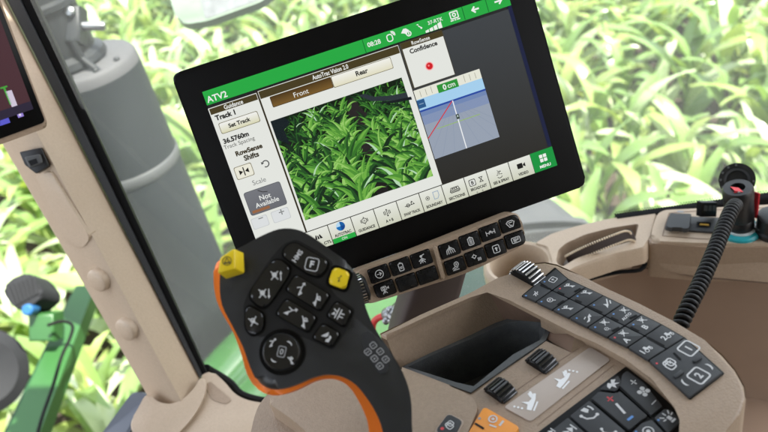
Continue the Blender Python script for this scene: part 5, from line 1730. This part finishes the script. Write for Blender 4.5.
# corner-post display at the left edge
cd = thing('corner_display', 'small tan-framed display at the left edge showing purple and green fields', 'display', pd(5, 125, .82))
cn = (-ray(10, 80).normalized() + CR * .15).normalized()
CP = Plane(pd(20, 90, .80), pd(48, 127, .8) - pd(0, 142, .8), cn)
t = MB()
q = [CP.at(-95, -60), CP.at(-32, -85), CP.at(49, 127), CP.at(-20, 152)]
t.prism(rnd(q, .006, 5), cn, .03, TAN, .003, 4)
fr_ = [CP.at(-95, -60, .0005), CP.at(-33, -80, .0005), CP.at(45.5, 122, .0005), CP.at(-22, 147, .0005)]
t.prism(rnd(fr_, .004, 4), cn, .002, BLACKG, .0006)
t.build('housing', cd)
t = MB()
q = [CP.at(-88, -60, .0009), CP.at(-30, -62, .0009), CP.at(33.5, 109, .0009), CP.at(-30, 131, .0009)]
t.face(q, emit(74, 46, 52))


def cpoly(m, pts_, h):
    t.face([CP.at(x, y, h) for x, y in pts_], m)


cpoly(emit(44, 38, 56), [(-30, 131), (33.5, 109), (30.5, 101), (-33, 122)], .0018)
cpoly(emit(70, 160, 60), [(3, 88), (5, 87.3), (12, 104), (10, 105)], .0013)
cpoly(emit(70, 160, 60), [(0, 87.6), (7, 85.4), (7.6, 87), (.6, 89.2)], .0014)
cpoly(emit(206, 196, 214), [(5.6, 91.5), (11.6, 90), (17.5, 105.5), (12, 107.4)], .0013)
cpoly(emit(190, 50, 80), [(12, 108), (25, 103.4), (25.6, 105), (12.6, 109.6)], .0014)
cpoly(emit(90, 90, 200), [(0, 119), (8, 116.4), (10.4, 122.5), (0, 126)], .0013)
cpoly(emit(70, 150, 90), [(0, 112), (4, 110.6), (5.4, 114.6), (0, 116.4)], .0013)
cpoly(emit(150, 130, 210), [(15.6, 111), (21, 109), (24, 116), (18.4, 118)], .0013)
cpoly(emit(230, 220, 240), [(17.6, 112), (19.6, 111.3), (21.4, 115.4), (19.4, 116.2)], .0015)
t.build('screen', cd)

# unseen cab roof, its edges set by the light wanted inside
t = MB()
rc = Vector((0.05, -.05, EYE.z + .52)) + RGT * .15
t.box(rc - FWD * .22, RGT * 1.0, FWD * .83, UP * .05, ROOFM, .03)
rf = t.build('cab_roof', kind='structure')
t = MB()
DARKW = mat('blocker_dark', (.10, .09, .08), .8, noise=(20, .1))
rb = Vector((0, 0, EYE.z - .45)) - FWD * .66 - RGT * .2
t.box(rb, RGT * .85, UP * .9, FWD * .03, DARKW, .02)  # unseen panel behind the camera, added to cut frontal fill light
t.build('rear_light_blocker', kind='structure')
t = MB()
t.box(Vector((0, 0, EYE.z - .87)) - RGT * .95 - FWD * .1, FWD * .6, UP * .48, RGT * .03, DARKW, .02)  # unseen panel, added to hold back light from the left
t.build('left_light_blocker', kind='structure')
t = MB()
t.box(Vector((0, 0, EYE.z - 1.4)) - FWD * .15 - RGT * .05, FWD * .6, RGT * .95, UP * .02, DARKW, .01)  # unseen floor, added to stop light bouncing up from the ground
t.build('floor_light_blocker', kind='structure')

# ================================================================== OUTSIDE
# exhaust stack beside the pillar
ex = thing('exhaust_stack', 'thick grey exhaust stack with a pale band standing beyond the pillar', 'exhaust', pd(240, 380, 1.55) - UP * .3)
dE = 1.5
tc_ = pd(84, 60, dE)                    # centre of the muffler top
rE = .101
t = MB()
t.lathe(tc_, UP, [(.0001, .0), (rE * .92, 0.0), (rE * .985, -.008), (rE, -.025)], EXHT, 64, cap=False)
t.lathe(tc_, UP, [(rE, -.025), (rE, -1.4)], EXH, 64, cap=False)
t.build('muffler', ex, ang=60)
t = MB()
for a in (200, 232, 264, 296, 328):
    d = Vector((cos(radians(a)), sin(radians(a)), 0))
    t.lathe(tc_ + d * rE * .86 + UP * -.001, UP, [(.006, 0), (.006, .005), (.004, .007), (.0001, .007)], EXHD, 8)
d = Vector((cos(radians(255)), sin(radians(255)), 0))
t.tube([tc_ + d * (rE - .001) - UP * .03, tc_ + d * (rE - .001) - UP * 1.2], .0035, EXH, 6)
t.build('bolts_and_seam', ex)
t = MB()
t.lathe(tc_, UP, [(rE + .0005, -.225), (rE + .003, -.228), (rE + .003, -.248), (rE + .0005, -.251)], BAND, 64, cap=False)
t.build('band', ex, ang=60)
t = MB()
pc = tc_ + CR * -.034
rp_ = .064
t.lathe(pc, UP, [(rp_ + .016, 0), (rp_ + .013, .012), (rp_, .02), (rp_ - .002, .105), (rp_ + .006, .11), (rp_ + .006, .12), (rp_ - .004, .125), (rp_ - .006, .19), (rp_, .195), (rp_, .205), (rp_ - .008, .21), (rp_ - .01, .8)], EXHD, 48, cap=True)
t.build('outlet_pipe', ex, ang=40)
t = MB()
cl_ = pd(76, 26, dE - .06)
t.box(cl_, CR * .014, CU * .034, CF * -.02, EXHD, .006)
t.lathe(cl_ + CR * .005, CR, [(.009, -.0), (.009, .045), (.006, .05)], METAL, 16)
t.lathe(cl_ + CU * .02 - CF * .02, CF * -1, [(.008, 0), (.008, .012), (.003, .014)], METAL, 14)
t.tube([cl_ - CU * .03 - CF * .02, cl_ - CU * .06 + CR * .012, cl_ - CU * .09 + CR * .05], .006, EXHD, 8)
t.build('clamp', ex)

# tractor bonnet edge, seen below the exhaust and under the monitor
bo = MB()
BGM = mat('pale_bonnet_green', (.07, .27, .045), .22, noise=(9, .3), coat=.8)
bo.tube(spline([pd(190, 440, 1.72), pd(216, 398, 1.75), pd(246, 362, 1.8), pd(285, 326, 1.85), pd(330, 300, 1.9)], 5, False), [.075] * 21, BGM, 24)
bo.tube(spline([pd(214, 470, 1.66), pd(250, 412, 1.7), pd(290, 375, 1.75), pd(330, 340, 1.8)], 5, False), [.06] * 16, BGM, 24)
tag(bo.build('bonnet_panel'), 'pale green bonnet panel edge showing below the exhaust', 'bonnet')

# hydraulic coupler behind the joystick
hc = thing('hose_coupler', 'red hose curving into a silver coupler between joystick and console', 'coupler', pd(386, 325, .95))
t = MB()
t.tube(spline([pd(372, 330, .95), pd(374, 322, .94), pd(379, 317.5, .935), pd(386, 315.5, .93)], 5, False), .0042, mat('red_hose', (.6, .05, .04), .4), 10)
t.build('red_hose', hc)
t = MB()
t.lathe(pd(385, 316, .93), (pd(396, 311, .92) - pd(385, 316, .93)), [(.007, 0), (.009, .003), (.009, .01), (.006, .012), (.0075, .02), (.0075, .03)], METAL, 20)
for x, y in ((391, 309), (386, 320.5), (395, 321)):
    t.lathe(pd(x, y, .925), -CF, [(.0045, 0), (.0045, .006), (.002, .008), (.0001, .008)], METAL, 14)
t.build('coupler_body', hc)
t = MB()
t.tube([pd(394, 312, .935), pd(400, 306, .95), pd(408, 296, .98)], .008, BLACK, 10)
t.build('black_hose', hc)
bk = MB()
bk.prism(rnd([pd(340, 300, 1.25), pd(420, 268, 1.3), pd(440, 268, 1.3), pd(430, 330, 1.2), pd(360, 360, 1.15)], .03), -CF + UP * .3, .05, mat('field_green_backdrop', (.16, .42, .09), .45, noise=(9, .4)), .01)
tag(bk.build('green_backdrop'), 'bright green cowl seen in the gap between joystick and console', 'backdrop')  # panel added in place of the blurred green field
bk = MB()
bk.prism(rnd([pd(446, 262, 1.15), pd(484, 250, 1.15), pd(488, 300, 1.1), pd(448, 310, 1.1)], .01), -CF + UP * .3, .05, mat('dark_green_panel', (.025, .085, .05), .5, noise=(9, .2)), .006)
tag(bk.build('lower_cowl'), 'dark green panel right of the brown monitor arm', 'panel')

# green beam with work lamp at the lower left
ga = thing('green_beam', 'green steel beam with a black cable at the lower left', 'beam', pd(60, 440, 1.9))
t = MB()
e0, e1_ = pd(88, 292, 2.15), pd(14, 470, 1.7)
d = (e1_ - e0).normalized()
sx = d.cross(CF).normalized()
sy = sx.cross(d)
rows = []
for f in (0, .33, .66, 1):
    p = e0.lerp(e1_, f)
    w_ = .027 + .013 * f
    rows.append([p + sx * w_ + sy * .025, p - sx * w_ + sy * .025, p - sx * w_ - sy * .025, p + sx * w_ - sy * .025])
t.grid(rows, GREEN, True, True)
t.build('beam', ga, ang=30)
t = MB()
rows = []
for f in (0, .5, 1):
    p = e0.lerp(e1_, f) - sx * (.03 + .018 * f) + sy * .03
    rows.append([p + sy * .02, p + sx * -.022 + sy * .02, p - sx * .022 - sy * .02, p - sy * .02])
t.grid(rows, GREEND, True, True)  # shade of the flange put into a darker green
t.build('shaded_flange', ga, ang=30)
t = MB()
cp = [pd(58, 322, 1.92), pd(72, 318, 1.94), pd(82, 322, 1.93), pd(80, 334, 1.9), pd(72, 352, 1.86), pd(64, 380, 1.8), pd(54, 410, 1.74), pd(46, 440, 1.7)]
cp = [p - CF * .06 for p in cp]
t.tube(spline(cp, 4, False), .004, RUBBER, 8)
t.build('cable', ga)
t = MB()
bx = pd(46, 326, 1.93)
t.box(bx, CR * .032, CU * .035, CF * -.03, GREEN, .008)
t.build('lamp_bracket', ga)
wl_ = thing('work_lamp', 'round-backed dark grey work lamp on the green beam', 'lamp', pd(30, 312, 1.9))
t = MB()
LPn = (-CF + CU * .25 - CR * .1).normalized()
LPp = Plane(pd(24, 292, 1.88), CR, LPn)
LAMPK = mat('lamp_black', (.018, .0195, .021), .7, spec=.2, noise=(40, .2))
lo_ = [(3, 287), (13, 278), (27, 272.5), (35, 279), (42, 289), (42, 297), (31, 306), (19, 311), (11, 304), (5, 296)]
t.prism(rnd([LPp.at(x, y) for x, y in lo_], .008, 3), LPn, .09, LAMPK, .012, 4)
for k in range(7):
    p, q_ = LPp.at(7 + k * 4.6, 286 - k * 1.7, .004), LPp.at(15 + k * 3.6, 306 - k * 1.9, .004)
    t.tube([p, q_], .003, LAMPK, 6)
t.build('housing', wl_)
t = MB()
t.lathe(pd(31, 309, 1.88), -CF, [(.014, -.02), (.014, .02), (.01, .024), (.0001, .024)], mat('blue_plug', (.015, .10, .25), .5), 18)
t.build('blue_plug', wl_)
t = MB()
t.tube([pd(32, 312, 1.92), pd(36, 322, 1.93), pd(44, 332, 1.94)], .012, LIGHTC, 10)
t.build('stem', wl_)

# dark tyre at the left edge and grey pad by the pillar foot
t = MB()
t.lathe(pd(-18, 372, 2.0), (CR * .5 - CF * .8 + UP * .2), [(.03, -.05), (.085, -.06), (.112, -.03), (.112, .03), (.085, .05), (.05, .04), (.0001, .03)], LAMPK, 36)
tag(t.build('round_lamp_back'), 'round dark lamp back cut off by the left picture edge', 'lamp')
t = MB()
q = [pd(97, 440, 1.15), pd(133, 391, 1.15), pd(148, 394, 1.15), pd(148, 404, 1.15), pd(120, 446, 1.1)]
t.prism(rnd(q, .008, 4), -CF + UP * .4, .03, PADC, .005, 4)
tag(t.build('grey_pad'), 'blue grey step pad at the left of the pillar foot', 'pad')

# front wheel beyond the monitor
wh = thing('front_wheel', 'large dusty grey tractor tyre beyond the monitor', 'wheel', pd(500, 330, 2.6))
t = MB()
tcn = pd(462, 336, 2.75)
tax = (RGT * .97 + FWD * .2).normalized()
R0 = .62
t.lathe(tcn, tax, [(.3, -.24), (R0 * .8, -.27), (R0 * .93, -.25), (R0 * .985, -.18), (R0, -.06), (R0, .06), (R0 * .985, .18), (R0 * .93, .25), (R0 * .8, .27), (.3, .24)], TYRE, 64)
t.build('tyre', wh, ang=60)
t = MB()
e1 = UP - tax * UP.dot(tax)
e1.normalize()
e2 = tax.cross(e1)
for sgn in (-1, 1):
    for i in range(22):
        a0_ = 2 * pi * (i + (.5 if sgn > 0 else 0)) / 22
        rows = []
        for k in range(6):
            f = k / 5
            a = a0_ + f * .26
            xw = sgn * (.005 + .235 * f)
            rr0 = R0 * (1.0 - .07 * f ** 3)
            dr = e1 * cos(a) + e2 * sin(a)
            tg = tax.cross(dr)
            p = tcn + tax * xw + dr * rr0
            w_ = .014 + .006 * f
            rows.append([p - tg * w_ - dr * .01, p - tg * w_ * .7 + dr * .035, p + tg * w_ * .7 + dr * .035, p + tg * w_ - dr * .01])
        t.grid(rows, TYRE, True, True)
        rows = [[tcn + tax * (sgn * (.005 + .235 * k / 5)) + (e1 * cos(a0_ + k / 5 * .26 + .075 + q) + e2 * sin(a0_ + k / 5 * .26 + .075 + q)) * (R0 * (1.0 - .07 * (k / 5) ** 3) + .003) for q in (-.03, .03)] for k in range(6)]
        t.grid(rows, TYRED)
t.build('lugs', wh, ang=40)

# mirror at the top
mr_ = thing('exterior_mirror', 'grey exterior mirror with a pale green edge at the top', 'mirror', pd(205, 22, 1.5))
MP = Plane(pd(210, 10, 1.5), CR, (-CF + UP * .2).normalized())
t = MB()
q = [MP.at(168, -8), MP.at(174, 12), MP.at(179, 21.5), MP.at(187, 24), MP.at(207, 21), MP.at(262, 1.5), MP.at(300, -30), MP.at(190, -60)]
t.prism(rnd(q, .012, 4), MP.n, .03, MIRE, .004, 4)
t.build('shell', mr_)
t = MB()
q = [MP.at(198, -10, .001), MP.at(205, 19, .001), MP.at(259, 0, .001), MP.at(290, -30, .001), MP.at(200, -50, .001)]
t.prism(rnd(q, .006, 4), MP.n, .002, MIRG)
t.build('mirror_glass', mr_)

# ------------------------------------------------------------------ field
gm = mat('soil', (0.055, 0.040, 0.028), .95, noise=(3, .4), bump=(40, .5))
g = MB()
R_ = 160
N_ = 40
g.grid([[Vector((-R_ + 2 * R_ * i / N_, -R_ + 2 * R_ * j / N_, 0)) for i in range(N_ + 1)] for j in range(N_ + 1)], gm)
g.build('ground', kind='structure')


def leafmat(name, col, tr):
    m = bpy.data.materials.new(name)
    m.use_nodes = True
    nt = m.node_tree
    b = nt.nodes['Principled BSDF']
    b.inputs['Roughness'].default_value = .3
    b.inputs['Specular IOR Level'].default_value = .8
    tc = nt.nodes.new('ShaderNodeTexCoord')
    n = nt.nodes.new('ShaderNodeTexNoise')
    n.inputs['Scale'].default_value = 7
    n.inputs['Detail'].default_value = 4
    nt.links.new(tc.outputs['Object'], n.inputs['Vector'])
    mx = nt.nodes.new('ShaderNodeMix')
    mx.data_type = 'RGBA'
    mx.inputs[6].default_value = tuple(c * .7 for c in col) + (1,)
    mx.inputs[7].default_value = tuple(min(1, c * 1.35) for c in col) + (1,)
    nt.links.new(n.outputs['Fac'], mx.inputs[0])
    nt.links.new(mx.outputs[2], b.inputs['Base Color'])
    t2 = nt.nodes.new('ShaderNodeBsdfTranslucent')
    t2.inputs[0].default_value = (col[0] * 1.5, min(1, col[1] * 1.5), col[2] * .7, 1)
    ms = nt.nodes.new('ShaderNodeMixShader')
    ms.inputs[0].default_value = tr
    nt.links.new(b.outputs[0], ms.inputs[1])
    nt.links.new(t2.outputs[0], ms.inputs[2])
    nt.links.new(ms.outputs[0], nt.nodes['Material Output'].inputs[0])
    return m


LEAF = [leafmat('corn_leaf', (.16, .26, .075), .3), leafmat('corn_leaf_pale', (.40, .48, .29), .28), leafmat('corn_leaf_yellow', (.26, .34, .10), .3)]
STEM = mat('corn_stem', (.20, .28, .09), .5)


def corn(seed):
    rg = random.Random(seed)
    mb = MB()
    H = rg.uniform(.55, .78)
    lean = Vector((rg.uniform(-.06, .06), rg.uniform(-.06, .06), 0))
    st_ = [lean * (k / 5) ** 2 + Vector((0, 0, H * .82 * k / 5)) for k in range(6)]
    mb.tube(st_, [.011, .010, .009, .008, .006, .004], STEM, 6, False)
    a = rg.uniform(0, 6.28)
    nl = rg.randint(7, 9)
    for i in range(nl):
        f = (i + 1) / nl
        z0 = H * (.10 + .70 * f)
        a += pi + rg.uniform(-.5, .5)
        ln = (.25 + .29 * sin(pi * min(1, f * .8 + .1))) * rg.uniform(.85, 1.15)
        wd = .030 + .021 * sin(pi * f) + rg.uniform(-.003, .006)
        th = radians(rg.uniform(50, 68) + 14 * f)
        drop = radians(rg.uniform(85, 140)) * (1.05 - .35 * f)
        p = Vector((lean.x * f * f, lean.y * f * f, z0))
        m = rg.choice([LEAF[0], LEAF[0], LEAF[1], LEAF[1], LEAF[2]])
        rows = []
        nseg = 9
        for k in range(nseg + 1):
            s_ = k / nseg
            el = th - drop * s_ ** 1.4
            az = a + .35 * s_ * rg.uniform(.6, 1)
            dv = Vector((cos(az) * cos(el), sin(az) * cos(el), sin(el)))
            side = Vector((-sin(az), cos(az), 0))
            nrm = side.cross(dv)
            w_ = wd * min(1, .45 + 3 * s_) * (1 - s_ ** 2.2) + .001
            wav = .007 * sin(9 * s_ + seed + i)
            rows.append([p - side * w_ - nrm * (.28 * w_ + wav), p, p + side * w_ - nrm * (.28 * w_ - wav)])
            p = p + dv * ln / nseg
        mb.grid(rows, m)
    return mb


NV = 7
protos = []
for i in range(NV):
    mb = corn(100 + i)
    me = bpy.data.meshes.new('corn_plant')
    me.from_pydata([tuple(v) for v in mb.v], [], mb.f)
    for m in mb.mats:
        me.materials.append(m)
    me.polygons.foreach_set('material_index', mb.m)
    me.polygons.foreach_set('use_smooth', [True] * len(mb.f))
    me.update()
    protos.append(me)

rg = random.Random(3)
spots = []
for i in range(-60, 61):
    for j in range(-130, 190):
        base = RGT * (i * .40 + rg.uniform(-.05, .05)) + FWD * (j * .19 + rg.uniform(-.05, .05))
        P_ = Vector((base.x, base.y, 0))
        # the tractor itself takes up the middle
        dr, df = P_.dot(RGT), P_.dot(FWD)
        if -2.0 < dr < 1.15 and df < 1.5:
            continue
        q = P_ + Vector((0, 0, .4)) - EYE
        dz = q.dot(CF)
        if dz < .8:
            continue
        x = 384 + FPX * q.dot(CR) / dz
        y = 216 - FPX * q.dot(CU) / dz
        mg = 300 / dz + 30
        if x < -mg or x > 768 + mg or y < -mg or y > 432 + mg * .6:
            continue
        if q.length > 15:
            continue
        spots.append((q.length, P_))
spots.sort(key=lambda s: s[0])
NEAR = 300
for k, (dist, P_) in enumerate(spots[:NEAR]):
    o = bpy.data.objects.new('corn_plant', protos[k % NV])
    o.location = P_
    o.rotation_euler = (0, 0, rg.uniform(0, 6.28))
    s_ = rg.uniform(.85, 1.15)
    o.scale = (s_, s_, s_)
    COL.objects.link(o)
    tag(o, 'green corn plant with arching leaves in the blurred field outside', 'corn plant', 'corn plants of the field outside the cab')
vs, fs, ms = [], [], []
allm = LEAF + [STEM]
for k, (dist, P_) in enumerate(spots[NEAR:]):
    me = protos[k % NV]
    a, s_ = rg.uniform(0, 6.28), rg.uniform(.85, 1.15)
    c, sn = cos(a) * s_, sin(a) * s_
    i0_ = len(vs)
    vs += [(P_.x + v.co.x * c - v.co.y * sn, P_.y + v.co.x * sn + v.co.y * c, v.co.z * s_) for v in me.vertices]
    fs += [tuple(i0_ + i for i in f.vertices) for f in me.polygons]
    mp = [allm.index(m) for m in me.materials]
    ms += [mp[f.material_index] for f in me.polygons]
me = bpy.data.meshes.new('corn_field')
me.from_pydata(vs, [], fs)
for m in allm:
    me.materials.append(m)
me.polygons.foreach_set('material_index', ms)
me.polygons.foreach_set('use_smooth', [True] * len(fs))
me.update()
cf = bpy.data.objects.new('corn_field', me)
COL.objects.link(cf)
cf['kind'] = 'stuff'
cf['label'] = 'far corn field beyond the nearest plants'
print('plants', len(spots), 'field faces', len(fs))

# ------------------------------------------------------------------ light
SUN_EL, SUN_AZ = radians(60), radians(125)     # azimuth clockwise from +Y
w = bpy.data.worlds.new('World')
S.world = w
w.use_nodes = True
nt = w.node_tree
bg = nt.nodes['Background']
sky = nt.nodes.new('ShaderNodeTexSky')
sky.sky_type = 'NISHITA'
sky.sun_disc = False
sky.sun_elevation = SUN_EL
sky.sun_rotation = SUN_AZ
sky.dust_density = 2.0
hs = nt.nodes.new('ShaderNodeHueSaturation')
hs.inputs['Saturation'].default_value = .35
nt.links.new(sky.outputs[0], hs.inputs['Color'])
nt.links.new(hs.outputs[0], bg.inputs[0])
bg.inputs[1].default_value = .15
sd = bpy.data.lights.new('sun', 'SUN')
sd.energy = 3.7
sd.angle = radians(.6)
sd.color = (1, .95, .87)
so = bpy.data.objects.new('sun', sd)
dirv = Vector((sin(SUN_AZ) * cos(SUN_EL), cos(SUN_AZ) * cos(SUN_EL), sin(SUN_EL)))
so.rotation_euler = dirv.to_track_quat('Z', 'Y').to_euler()
so.location = (0, 0, 20)
COL.objects.link(so)

# ------------------------------------------------------------------ camera object and render settings
cd_ = bpy.data.cameras.new('camera')
cd_.sensor_width = 36
cd_.lens = 36
cd_.clip_start = .01
cd_.clip_end = 500
cd_.dof.use_dof = True
cd_.dof.focus_distance = .66
cd_.dof.aperture_fstop = 7.5
cam = bpy.data.objects.new('camera', cd_)
M = Matrix((CR, CU, -CF)).transposed().to_4x4()
M.translation = EYE
cam.matrix_world = M
COL.objects.link(cam)
S.camera = cam
S.render.engine = 'CYCLES'
S.cycles.use_denoising = True
S.cycles.max_bounces = 8
S.cycles.transparent_max_bounces = 12
vs_ = S.view_settings
vs_.view_transform = 'Standard'
vs_.look = 'None'
vs_.exposure = EXPO
vs_.gamma = 1
vs_.use_curve_mapping = False
